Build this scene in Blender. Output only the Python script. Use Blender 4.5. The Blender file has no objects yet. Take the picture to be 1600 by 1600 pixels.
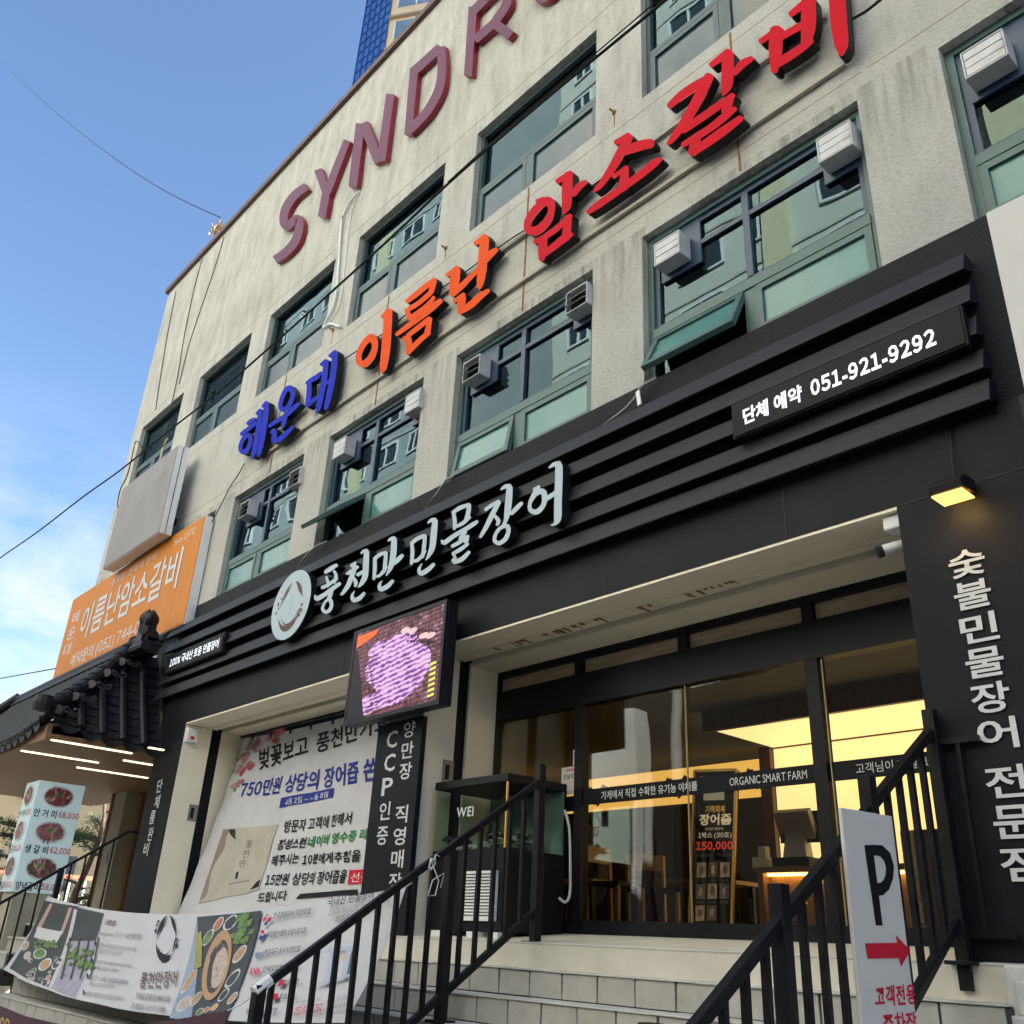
import bpy, math, random
from mathutils import Vector, Matrix
random.seed(7)
SC = bpy.context.scene
COL = SC.collection
# ------------------------------------------------------------------ camera
# z = 0 is eye level, the street lies 1.6 m below; the facade stands on the plane y = 5
F_PX = 1452.12
YAW, PITCH, ROLL = 0.859117431, 0.436712154, 0.0521082792
_B = Matrix(((1, 0, 0), (0, 0, -1), (0, 1, 0)))
CM = Matrix.Rotation(YAW, 3, 'Z') @ Matrix.Rotation(PITCH, 3, 'X') @ _B @ Matrix.Rotation(ROLL, 3, 'Z')
cam = bpy.data.cameras.new('camera'); cam.sensor_width = 36; cam.lens = F_PX / 1600 * 36
cam.clip_start = 0.05; cam.clip_end = 2000
cam_o = bpy.data.objects.new('camera', cam); COL.objects.link(cam_o); cam_o.matrix_world = CM.to_4x4()
SC.camera = cam_o
# ------------------------------------------------------------------ light
SUN_EL, SUN_AZ = math.radians(31), math.radians(38)      # azimuth from +y towards +x: behind the building
SUN_DIR = Vector((math.sin(SUN_AZ) * math.cos(SUN_EL), math.cos(SUN_AZ) * math.cos(SUN_EL), math.sin(SUN_EL)))
wd = bpy.data.worlds.new('World'); SC.world = wd; wd.use_nodes = True
nt = wd.node_tree; nt.nodes.clear()
def N(t, k, **kw):
    n = t.nodes.new(k)
    for a, b in kw.items(): setattr(n, a, b)
    return n
def L(t, a, b): t.links.new(a, b)
wo = N(nt, 'ShaderNodeOutputWorld'); bg = N(nt, 'ShaderNodeBackground')
sky = N(nt, 'ShaderNodeTexSky', sky_type='NISHITA', sun_disc=False, sun_elevation=SUN_EL, sun_rotation=SUN_AZ, altitude=50, air_density=1.0, dust_density=1.0, ozone_density=3.5)
tc = N(nt, 'ShaderNodeTexCoord'); mp = N(nt, 'ShaderNodeMapping'); mp.inputs['Scale'].default_value = (2.2, 2.2, 7.0)
mp.inputs['Rotation'].default_value = (0.12, -0.1, 0.4)
cn = N(nt, 'ShaderNodeTexNoise'); cn.inputs['Scale'].default_value = 1.9; cn.inputs['Detail'].default_value = 9; cn.inputs['Roughness'].default_value = .62; cn.inputs['Distortion'].default_value = .5
cr = N(nt, 'ShaderNodeMapRange'); cr.inputs[1].default_value = .43; cr.inputs[2].default_value = .74
sx = N(nt, 'ShaderNodeSeparateXYZ'); zr = N(nt, 'ShaderNodeMapRange', interpolation_type='SMOOTHSTEP'); zr.inputs[1].default_value = .50; zr.inputs[2].default_value = .22
mu = N(nt, 'ShaderNodeMath', operation='MULTIPLY'); mx = N(nt, 'ShaderNodeMix', data_type='RGBA')
mx.inputs['B'].default_value = (3.4, 3.65, 4.1, 1)
hs = N(nt, 'ShaderNodeHueSaturation'); hs.inputs['Saturation'].default_value = 1.0
L(nt, tc.outputs['Generated'], mp.inputs['Vector']); L(nt, mp.outputs[0], cn.inputs['Vector']); L(nt, cn.outputs[0], cr.inputs[0])
L(nt, tc.outputs['Generated'], sx.inputs[0]); L(nt, sx.outputs['Z'], zr.inputs[0]); L(nt, cr.outputs[0], mu.inputs[0]); L(nt, zr.outputs[0], mu.inputs[1])
L(nt, mu.outputs[0], mx.inputs['Factor']); L(nt, sky.outputs[0], hs.inputs['Color']); L(nt, hs.outputs[0], mx.inputs['A']); L(nt, mx.outputs['Result'], bg.inputs['Color'])
bg.inputs['Strength'].default_value = 0.050
L(nt, bg.outputs[0], wo.inputs[0])
sl = bpy.data.lights.new('sun', 'SUN'); sl.energy = 5.0; sl.angle = math.radians(.5); sl.color = (1, .96, .90)
so = bpy.data.objects.new('sun', sl); COL.objects.link(so); so.location = SUN_DIR * 100
so.rotation_euler = SUN_DIR.to_track_quat('Z', 'Y').to_euler()
SC.view_settings.view_transform = 'Standard'; SC.view_settings.look = 'None'; SC.view_settings.exposure = 2.66; SC.view_settings.gamma = 1
SC.render.engine = 'CYCLES'
SC.cycles.max_bounces = 8; SC.cycles.transparent_max_bounces = 12; SC.cycles.caustics_reflective = False; SC.cycles.caustics_refractive = False
SC.cycles.use_denoising = True
# ------------------------------------------------------------------ picture point -> point on a real plane
def ray(u, v): return CM @ Vector(((u - 800) / F_PX, (800 - v) / F_PX, -1))
def PY(u, v, y): d = ray(u, v); return d * (y / d.y)
def PX(u, v, x): d = ray(u, v); return d * (x / d.x)
def PZ(u, v, z): d = ray(u, v); return d * (z / d.z)
# ------------------------------------------------------------------ objects
WO = {}                                      # world origin of each object
def meta(o, label=None, cat=None, group=None, kind=None):
    if label: o['label'] = label
    if cat: o['category'] = cat
    if group: o['group'] = group
    if kind: o['kind'] = kind
    return o
def thing(name, label, cat, loc=(0, 0, 0), group=None):
    o = bpy.data.objects.new(name, None); o.empty_display_size = .1; COL.objects.link(o)
    o.location = loc; WO[o] = Vector(loc)
    return meta(o, label, cat, group)
def copy_tree(o, parent=None, shift=None):
    c = o.copy(); COL.objects.link(c); WO[c] = WO[o].copy()
    if parent: c.parent = parent
    if shift is not None: c.location = o.location + Vector(shift); WO[c] = WO[o] + Vector(shift)
    for ch in list(o.children): copy_tree(ch, c)
    return c
class MB:
    def __init__(s): s.v = []; s.f = []; s.m = []
    def face(s, pts, m=0):
        b = len(s.v); s.v += [tuple(p) for p in pts]; s.f.append(tuple(range(b, b + len(pts)))); s.m.append(m)
    def box(s, x0, x1, y0, y1, z0, z1, m=0):
        b = len(s.v)
        s.v += [(x, y, z) for x in (x0, x1) for y in (y0, y1) for z in (z0, z1)]
        for q in ((0, 1, 3, 2), (4, 6, 7, 5), (0, 4, 5, 1), (2, 3, 7, 6), (0, 2, 6, 4), (1, 5, 7, 3)):
            s.f.append(tuple(b + i for i in q)); s.m.append(m)
    def obox(s, c, ax, ay, az, m=0):         # centre and three half-axes
        c = Vector(c); ax, ay, az = Vector(ax), Vector(ay), Vector(az); b = len(s.v)
        s.v += [tuple(c + ax * i + ay * j + az * k) for i in (-1, 1) for j in (-1, 1) for k in (-1, 1)]
        for q in ((0, 1, 3, 2), (4, 6, 7, 5), (0, 4, 5, 1), (2, 3, 7, 6), (0, 2, 6, 4), (1, 5, 7, 3)):
            s.f.append(tuple(b + i for i in q)); s.m.append(m)
    def bar(s, a, b, w, h=None, up=(0, 0, 1), m=0):
        a, b = Vector(a), Vector(b); d = (b - a); l = d.length; d.normalize(); h = h or w
        sd = d.cross(Vector(up)); sd.normalize(); u = sd.cross(d)
        s.obox((a + b) / 2, d * l / 2, sd * w / 2, u * h / 2, m)
    def prism(s, prof, ext, m=0, caps=True):   # closed profile, extrusion vector
        n = len(prof); ext = Vector(ext); b = len(s.v); prof = [Vector(p) for p in prof]
        s.v += [tuple(p) for p in prof] + [tuple(p + ext) for p in prof]
        for i in range(n):
            j = (i + 1) % n; s.f.append((b + i, b + j, b + n + j, b + n + i)); s.m.append(m)
        if caps:
            s.f.append(tuple(range(b, b + n))[::-1]); s.m.append(m); s.f.append(tuple(range(b + n, b + 2 * n))); s.m.append(m)
    def tube(s, pts, r, n=8, m=0, cap=True):
        pts = [Vector(p) for p in pts]; b = len(s.v); k = len(pts); ref = None
        rr = r if isinstance(r, (list, tuple)) else [r] * k
        for i, p in enumerate(pts):
            d = (pts[min(i + 1, k - 1)] - pts[max(i - 1, 0)]).normalized()
            if ref is None or abs(ref.dot(d)) > .98: ref = Vector((0, 0, 1)) if abs(d.z) < .9 else Vector((1, 0, 0))
            x = d.cross(ref).normalized(); y = x.cross(d)
            for j in range(n):
                a = 2 * math.pi * j / n; s.v.append(tuple(p + (x * math.cos(a) + y * math.sin(a)) * rr[i]))
        for i in range(k - 1):
            for j in range(n):
                j2 = (j + 1) % n; s.f.append((b + i * n + j, b + i * n + j2, b + (i + 1) * n + j2, b + (i + 1) * n + j)); s.m.append(m)
        if cap:
            s.f.append(tuple(b + j for j in range(n))[::-1]); s.m.append(m); s.f.append(tuple(b + (k - 1) * n + j for j in range(n))); s.m.append(m)
    def grid(s, fn, nu, nv, m=0):
        b = len(s.v)
        for i in range(nu + 1):
            for j in range(nv + 1): s.v.append(tuple(fn(i / nu, j / nv)))
        for i in range(nu):
            for j in range(nv):
                a = b + i * (nv + 1) + j; s.f.append((a, a + nv + 1, a + nv + 2, a + 1)); s.m.append(m)
    def lathe(s, c, prof, n=16, m=0):
        b = len(s.v); k = len(prof)
        for r, z in prof:
            for j in range(n):
                a = 2 * math.pi * j / n; s.v.append((c[0] + r * math.cos(a), c[1] + r * math.sin(a), c[2] + z))
        for i in range(k - 1):
            for j in range(n):
                j2 = (j + 1) % n; s.f.append((b + i * n + j, b + i * n + j2, b + (i + 1) * n + j2, b + (i + 1) * n + j)); s.m.append(m)
        s.f.append(tuple(b + j for j in range(n))[::-1]); s.m.append(m); s.f.append(tuple(b + (k - 1) * n + j for j in range(n))); s.m.append(m)
    def build(s, name, mats, parent=None, origin=None, smooth=False, bevel=0):
        po = WO[parent] if parent else Vector((0, 0, 0))
        og = Vector(origin) if origin is not None else (po.copy() if parent else Vector((0, 0, 0)))
        me = bpy.data.meshes.new(name)
        me.from_pydata([(x - og.x, y - og.y, z - og.z) for x, y, z in s.v], [], s.f)
        for mt in (mats if isinstance(mats, (list, tuple)) else [mats]): me.materials.append(mt)
        if any(s.m): me.polygons.foreach_set('material_index', s.m)
        if smooth: me.polygons.foreach_set('use_smooth', [True] * len(s.f))
        me.update()
        o = bpy.data.objects.new(name, me); COL.objects.link(o); o.location = og - po; WO[o] = og
        if parent: o.parent = parent
        if bevel:
            bv = o.modifiers.new('bevel', 'BEVEL'); bv.width = bevel; bv.segments = 2; bv.limit_method = 'ANGLE'; bv.angle_limit = math.radians(40)
        return o
# ------------------------------------------------------------------ lettering
_ts = bpy.data.scenes.new('text_bench'); _tc = bpy.data.curves.new('text_source', 'FONT'); _to = bpy.data.objects.new('text_source', _tc); _ts.collection.objects.link(_to)
_TX = {}; _GL = {}
def glyph(ch, bold, res):
    key = (ch, bold, res)
    if key not in _GL:
        _tc.body = chr(ord(ch) + 0xFEE0) if '0' <= ch <= '9' else ch; _tc.offset = bold; _tc.resolution_u = res     # wide forms share the Korean face
        with bpy.context.temp_override(scene=_ts, view_layer=_ts.view_layers[0]):
            dg = bpy.context.evaluated_depsgraph_get(); dg.update(); me = bpy.data.meshes.new_from_object(_to.evaluated_get(dg))
        _GL[key] = ([(v.co.x, v.co.y) for v in me.vertices], [tuple(p.vertices) for p in me.polygons]); bpy.data.meshes.remove(me)
    return _GL[key]
def glyphs(body, bold=0.0, res=3):
    key = (body, bold, res)
    if key not in _TX:
        vs, fs, x = [], [], 0.0
        for ch in body:
            if ch == ' ': x += .27; continue
            gv, gf = glyph(ch, bold, res); o = len(vs)
            if not gv: x += .5; continue
            a0 = min(v[0] for v in gv); w = max(v[0] for v in gv) - a0
            if '!' <= ch <= '~': dx, adv = x + .045 - a0, w + .09
            else: dx, adv = x, max(.5, .93)
            vs += [(p + dx, q) for p, q in gv]; fs += [tuple(o + k for k in f) for f in gf]; x += adv
        x0 = min(v[0] for v in vs); x1 = max(v[0] for v in vs); y0 = min(v[1] for v in vs); y1 = max(v[1] for v in vs)
        _TX[key] = ([((a - x0) / (x1 - x0), (b - y0) / (y1 - y0)) for a, b in vs], fs, (x1 - x0) / (y1 - y0))
    return _TX[key]
class Sheet:
    """print on a surface S(s, t) -> point, s to the right 0..1, t up 0..1; lift goes along nrm"""
    def __init__(s, S, nrm, base=.003): s.S = S; s.n = Vector(nrm).normalized(); s.b = MB(); s.mats = []; s.lift = base; s.step = .0001
    def mi(s, m):
        if m not in s.mats: s.mats.append(m)
        return s.mats.index(m)
    def at(s, a, b): return Vector(s.S(a, b)) + s.n * s.lift
    def up(s): s.lift += s.step
    def rect(s, a0, a1, b0, b1, m, n=1):
        i = s.mi(m); s.b.grid(lambda x, y: s.at(a0 + (a1 - a0) * x, b0 + (b1 - b0) * y), n, max(1, n // 2), i); s.up()
    def poly(s, pts, m): s.b.face([s.at(*p) for p in pts], s.mi(m)); s.up()
    def disc(s, a, b, ra, rb, m, n=20, ang=0, wob=0):
        p = []
        for k in range(n):
            t = 2 * math.pi * k / n; q = 1 + (random.uniform(-wob, wob) if wob else 0)
            x, y = math.cos(t) * ra * q, math.sin(t) * rb * q
            p.append((a + x * math.cos(ang) - y * math.sin(ang) * (ra / rb if False else 1), b + x * math.sin(ang) + y * math.cos(ang)))
        i = s.mi(m); ct = s.at(a, b); nr = 3 if max(ra, rb) > .05 else 1; R = [[s.at(a + (x - a) * q / nr, b + (y - b) * q / nr) for x, y in p] for q in range(1, nr + 1)]
        for k in range(n):
            j = (k + 1) % n; s.b.face([ct, R[0][k], R[0][j]], i)
            for q in range(nr - 1): s.b.face([R[q][k], R[q + 1][k], R[q + 1][j], R[q][j]], i)
        s.up()
    def ring(s, a, b, ra, rb, w, m, t0=0, t1=360, n=28, taper=False):
        i = s.mi(m)
        for k in range(n):
            q = []
            for kk, inn in ((k, 0), (k + 1, 0), (k + 1, 1), (k, 1)):
                u = kk / n; t = math.radians(t0 + (t1 - t0) * u); ww = w * (math.sin(math.pi * u) if taper else 1); f = 1 - (ww if inn else 0)
                q.append(s.at(a + math.cos(t) * ra * f, b + math.sin(t) * rb * f))
            s.b.face(q, i)
        s.up()
    def text(s, body, a0, a1, b0, b1, m, bold=0, res=2, slant=0):
        vs, fs, _ = glyphs(body, bold, res); i = s.mi(m); o = len(s.b.v)
        for x, y in vs: s.b.v.append(tuple(s.at(a0 + (a1 - a0) * x + slant * (y - .5), b0 + (b1 - b0) * y)))
        for f in fs: s.b.f.append(tuple(o + k for k in f)); s.b.m.append(i)
        s.up()
    def vtext(s, body, a0, a1, b0, b1, m, bold=0, gap=.2):      # one character under another
        n = len(body); h = (b1 - b0) / (n + (n - 1) * gap)
        for k, c in enumerate(body):
            if c != ' ': s.text(c, a0, a1, b1 - k * h * (1 + gap) - h, b1 - k * h * (1 + gap), m, bold)
    def build(s, name, parent): return s.b.build(name, s.mats, parent)
def quadmap(bl, br, tr, tl):
    bl, br, tr, tl = (Vector(p) for p in (bl, br, tr, tl))
    return lambda a, b: (bl * (1 - a) + br * a) * (1 - b) + (tl * (1 - a) + tr * a) * b
# ------------------------------------------------------------------ materials
def pm(name, col, rough=.6, metal=0.0, var=.12, scale=6, bump=0.0, bscale=60, spec=.5, emit=None, estr=0, coat=0, stretch=(1, 1, 1), dirt=0, dirtcol=(.06, .05, .04)):
    m = bpy.data.materials.new(name); m.use_nodes = True; t = m.node_tree; b = t.nodes['Principled BSDF']
    b.inputs['Roughness'].default_value = rough; b.inputs['Metallic'].default_value = metal; b.inputs['Specular IOR Level'].default_value = spec
    b.inputs['Coat Weight'].default_value = coat
    tc = N(t, 'ShaderNodeTexCoord'); mp = N(t, 'ShaderNodeMapping'); mp.inputs['Scale'].default_value = stretch; L(t, tc.outputs['Object'], mp.inputs[0])
    no = N(t, 'ShaderNodeTexNoise'); no.inputs['Scale'].default_value = scale; no.inputs['Detail'].default_value = 6; no.inputs['Roughness'].default_value = .65; L(t, mp.outputs[0], no.inputs['Vector'])
    mr = N(t, 'ShaderNodeMapRange'); mr.inputs[1].default_value = .3; mr.inputs[2].default_value = .7; mr.inputs[3].default_value = 1 - var; mr.inputs[4].default_value = 1 + var * .6
    L(t, no.outputs[0], mr.inputs[0])
    mix = N(t, 'ShaderNodeMix', data_type='RGBA', blend_type='MULTIPLY'); mix.inputs['Factor'].default_value = 1; mix.inputs['A'].default_value = (*col, 1)
    cb = N(t, 'ShaderNodeCombineColor')
    for k in range(3): L(t, mr.outputs[0], cb.inputs[k])
    L(t, cb.outputs[0], mix.inputs['B']); out = mix.outputs['Result']
    if dirt:
        n2 = N(t, 'ShaderNodeTexNoise'); n2.inputs['Scale'].default_value = scale * .7; n2.inputs['Detail'].default_value = 8; n2.inputs['Roughness'].default_value = .72
        m2 = N(t, 'ShaderNodeMapping'); m2.inputs['Location'].default_value = (3, 7, 1); m2.inputs['Scale'].default_value = stretch; L(t, tc.outputs['Object'], m2.inputs[0]); L(t, m2.outputs[0], n2.inputs['Vector'])
        r2 = N(t, 'ShaderNodeMapRange'); r2.inputs[1].default_value = .52; r2.inputs[2].default_value = .75; r2.inputs[4].default_value = dirt; L(t, n2.outputs[0], r2.inputs[0])
        x2 = N(t, 'ShaderNodeMix', data_type='RGBA'); x2.inputs['B'].default_value = (*dirtcol, 1); L(t, r2.outputs[0], x2.inputs['Factor']); L(t, out, x2.inputs['A']); out = x2.outputs['Result']
    L(t, out, b.inputs['Base Color'])
    rr = N(t, 'ShaderNodeMapRange'); rr.inputs[3].default_value = max(0, rough - .08); rr.inputs[4].default_value = min(1, rough + .08); L(t, no.outputs[0], rr.inputs[0]); L(t, rr.outputs[0], b.inputs['Roughness'])
    if bump:
        n3 = N(t, 'ShaderNodeTexNoise'); n3.inputs['Scale'].default_value = bscale; n3.inputs['Detail'].default_value = 5; L(t, mp.outputs[0], n3.inputs['Vector'])
        bp = N(t, 'ShaderNodeBump'); bp.inputs['Strength'].default_value = bump; bp.inputs['Distance'].default_value = .02; L(t, n3.outputs[0], bp.inputs['Height']); L(t, bp.outputs[0], b.inputs['Normal'])
    if emit:
        b.inputs['Emission Color'].default_value = (*emit, 1); b.inputs['Emission Strength'].default_value = estr
    return m
def flat(name, col, rough=.6, emit=0):
    m = bpy.data.materials.new(name); m.use_nodes = True; b = m.node_tree.nodes['Principled BSDF']
    b.inputs['Base Color'].default_value = (*col, 1); b.inputs['Roughness'].default_value = rough; b.inputs['Specular IOR Level'].default_value = .15
    if emit: b.inputs['Emission Color'].default_value = (*col, 1); b.inputs['Emission Strength'].default_value = emit
    return m
def glass(name, tint, ior=1.7, rough=.0, add=.0, gcol=(.9, .95, .93), warp=.05):
    m = bpy.data.materials.new(name); m.use_nodes = True; t = m.node_tree; t.nodes.clear()
    o = N(t, 'ShaderNodeOutputMaterial'); tr = N(t, 'ShaderNodeBsdfTransparent'); tr.inputs[0].default_value = (*tint, 1)
    gl = N(t, 'ShaderNodeBsdfGlossy'); gl.inputs['Roughness'].default_value = rough; gl.inputs['Color'].default_value = (*gcol, 1)
    fr = N(t, 'ShaderNodeFresnel'); fr.inputs['IOR'].default_value = ior
    tcd = N(t, 'ShaderNodeTexCoord'); nz = N(t, 'ShaderNodeTexNoise'); nz.inputs['Scale'].default_value = 1.3; nz.inputs['Detail'].default_value = 1; L(t, tcd.outputs['Object'], nz.inputs['Vector'])
    bp = N(t, 'ShaderNodeBump'); bp.inputs['Strength'].default_value = warp; bp.inputs['Distance'].default_value = .05; L(t, nz.outputs[0], bp.inputs['Height']); L(t, bp.outputs[0], gl.inputs['Normal'])
    ad = N(t, 'ShaderNodeMath', operation='ADD', use_clamp=True); ad.inputs[1].default_value = add; L(t, fr.outputs[0], ad.inputs[0])
    mx = N(t, 'ShaderNodeMixShader'); L(t, ad.outputs[0], mx.inputs[0]); L(t, tr.outputs[0], mx.inputs[1]); L(t, gl.outputs[0], mx.inputs[2]); L(t, mx.outputs[0], o.inputs[0])
    return m
def stucco():
    m = pm('painted_stucco', (.615, .61, .57), .9, var=.10, scale=1.3, spec=.2); t = m.node_tree; b = t.nodes['Principled BSDF']
    src = b.inputs['Base Color'].links[0].from_socket
    tc = N(t, 'ShaderNodeTexCoord')
    # rain streaks: tall narrow stains, denser below the parapet
    mp = N(t, 'ShaderNodeMapping'); mp.inputs['Scale'].default_value = (1.9, 1.9, .46); L(t, tc.outputs['Object'], mp.inputs[0])
    n1 = N(t, 'ShaderNodeTexNoise'); n1.inputs['Scale'].default_value = 2.2; n1.inputs['Detail'].default_value = 9; n1.inputs['Roughness'].default_value = .75; L(t, mp.outputs[0], n1.inputs['Vector'])
    sp = N(t, 'ShaderNodeSeparateXYZ'); L(t, tc.outputs['Object'], sp.inputs[0])
    zr = N(t, 'ShaderNodeMapRange'); zr.inputs[1].default_value = 6.0; zr.inputs[2].default_value = 12.6; zr.inputs[3].default_value = .56; zr.inputs[4].default_value = .40; L(t, sp.outputs['Z'], zr.inputs[0])
    sb = N(t, 'ShaderNodeMath', operation='SUBTRACT'); L(t, n1.outputs[0], sb.inputs[0]); L(t, zr.outputs[0], sb.inputs[1])
    r1 = N(t, 'ShaderNodeMapRange'); r1.inputs[1].default_value = 0; r1.inputs[2].default_value = .26; r1.inputs[4].default_value = .55; L(t, sb.outputs[0], r1.inputs[0])
    x1 = N(t, 'ShaderNodeMix', data_type='RGBA'); x1.inputs['B'].default_value = (.22, .215, .19, 1); L(t, r1.outputs[0], x1.inputs['Factor']); L(t, src, x1.inputs['A'])
    # runs of dirt below the third-floor sills, one set per bay
    xb = N(t, 'ShaderNodeMath', operation='MULTIPLY_ADD'); xb.inputs[1].default_value = 1 / 2.6075; xb.inputs[2].default_value = 17.35 / 2.6075; L(t, sp.outputs['X'], xb.inputs[0])
    fx = N(t, 'ShaderNodeMath', operation='FRACT'); L(t, xb.outputs[0], fx.inputs[0])
    wn = N(t, 'ShaderNodeMath', operation='LESS_THAN'); wn.inputs[1].default_value = .82; L(t, fx.outputs[0], wn.inputs[0])
    za = N(t, 'ShaderNodeMapRange'); za.inputs[1].default_value = 6.55; za.inputs[2].default_value = 7.49; L(t, sp.outputs['Z'], za.inputs[0])
    zb = N(t, 'ShaderNodeMath', operation='LESS_THAN'); zb.inputs[1].default_value = 7.49; L(t, sp.outputs['Z'], zb.inputs[0])
    m6 = N(t, 'ShaderNodeMapping'); m6.inputs['Scale'].default_value = (7, 7, .5); L(t, tc.outputs['Object'], m6.inputs[0])
    n6 = N(t, 'ShaderNodeTexNoise'); n6.inputs['Scale'].default_value = 2; n6.inputs['Detail'].default_value = 7; n6.inputs['Roughness'].default_value = .7; L(t, m6.outputs[0], n6.inputs['Vector'])
    r6 = N(t, 'ShaderNodeMapRange'); r6.inputs[1].default_value = .42; r6.inputs[2].default_value = .66; r6.inputs[4].default_value = .75; L(t, n6.outputs[0], r6.inputs[0])
    fac = r6.outputs[0]
    for o_ in (wn, za, zb):
        k_ = N(t, 'ShaderNodeMath', operation='MULTIPLY'); L(t, fac, k_.inputs[0]); L(t, o_.outputs[0], k_.inputs[1]); fac = k_.outputs[0]
    x6 = N(t, 'ShaderNodeMix', data_type='RGBA'); x6.inputs['B'].default_value = (.19, .18, .15, 1); L(t, fac, x6.inputs['Factor']); L(t, x1.outputs['Result'], x6.inputs['A']); x1 = x6
    # pores and trowel marks
    m3 = N(t, 'ShaderNodeMapping'); m3.inputs['Scale'].default_value = (7, 7, 24); m3.inputs['Rotation'].default_value = (0, .12, 0); L(t, tc.outputs['Object'], m3.inputs[0])
    n3 = N(t, 'ShaderNodeTexNoise'); n3.inputs['Scale'].default_value = 3.2; n3.inputs['Detail'].default_value = 10; n3.inputs['Roughness'].default_value = .8; L(t, m3.outputs[0], n3.inputs['Vector'])
    r3 = N(t, 'ShaderNodeMapRange'); r3.inputs[1].default_value = .36; r3.inputs[2].default_value = .49; L(t, n3.outputs[0], r3.inputs[0])
    r4 = N(t, 'ShaderNodeMapRange'); r4.inputs[3].default_value = .56; r4.inputs[4].default_value = 1; L(t, r3.outputs[0], r4.inputs[0])
    cb = N(t, 'ShaderNodeCombineColor')
    for k in range(3): L(t, r4.outputs[0], cb.inputs[k])
    x3 = N(t, 'ShaderNodeMix', data_type='RGBA', blend_type='MULTIPLY'); x3.inputs['Factor'].default_value = 1; L(t, x1.outputs['Result'], x3.inputs['A']); L(t, cb.outputs[0], x3.inputs['B'])
    L(t, x3.outputs['Result'], b.inputs['Base Color'])
    n5 = N(t, 'ShaderNodeTexNoise'); n5.inputs['Scale'].default_value = 38; n5.inputs['Detail'].default_value = 4; L(t, tc.outputs['Object'], n5.inputs['Vector'])
    ad = N(t, 'ShaderNodeMath', operation='MULTIPLY_ADD'); ad.inputs[1].default_value = .5; L(t, n5.outputs[0], ad.inputs[0]); L(t, n3.outputs[0], ad.inputs[2])
    bp = N(t, 'ShaderNodeBump'); bp.inputs['Strength'].default_value = .8; bp.inputs['Distance'].default_value = .035; L(t, ad.outputs[0], bp.inputs['Height']); L(t, bp.outputs[0], b.inputs['Normal'])
    return m
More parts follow.
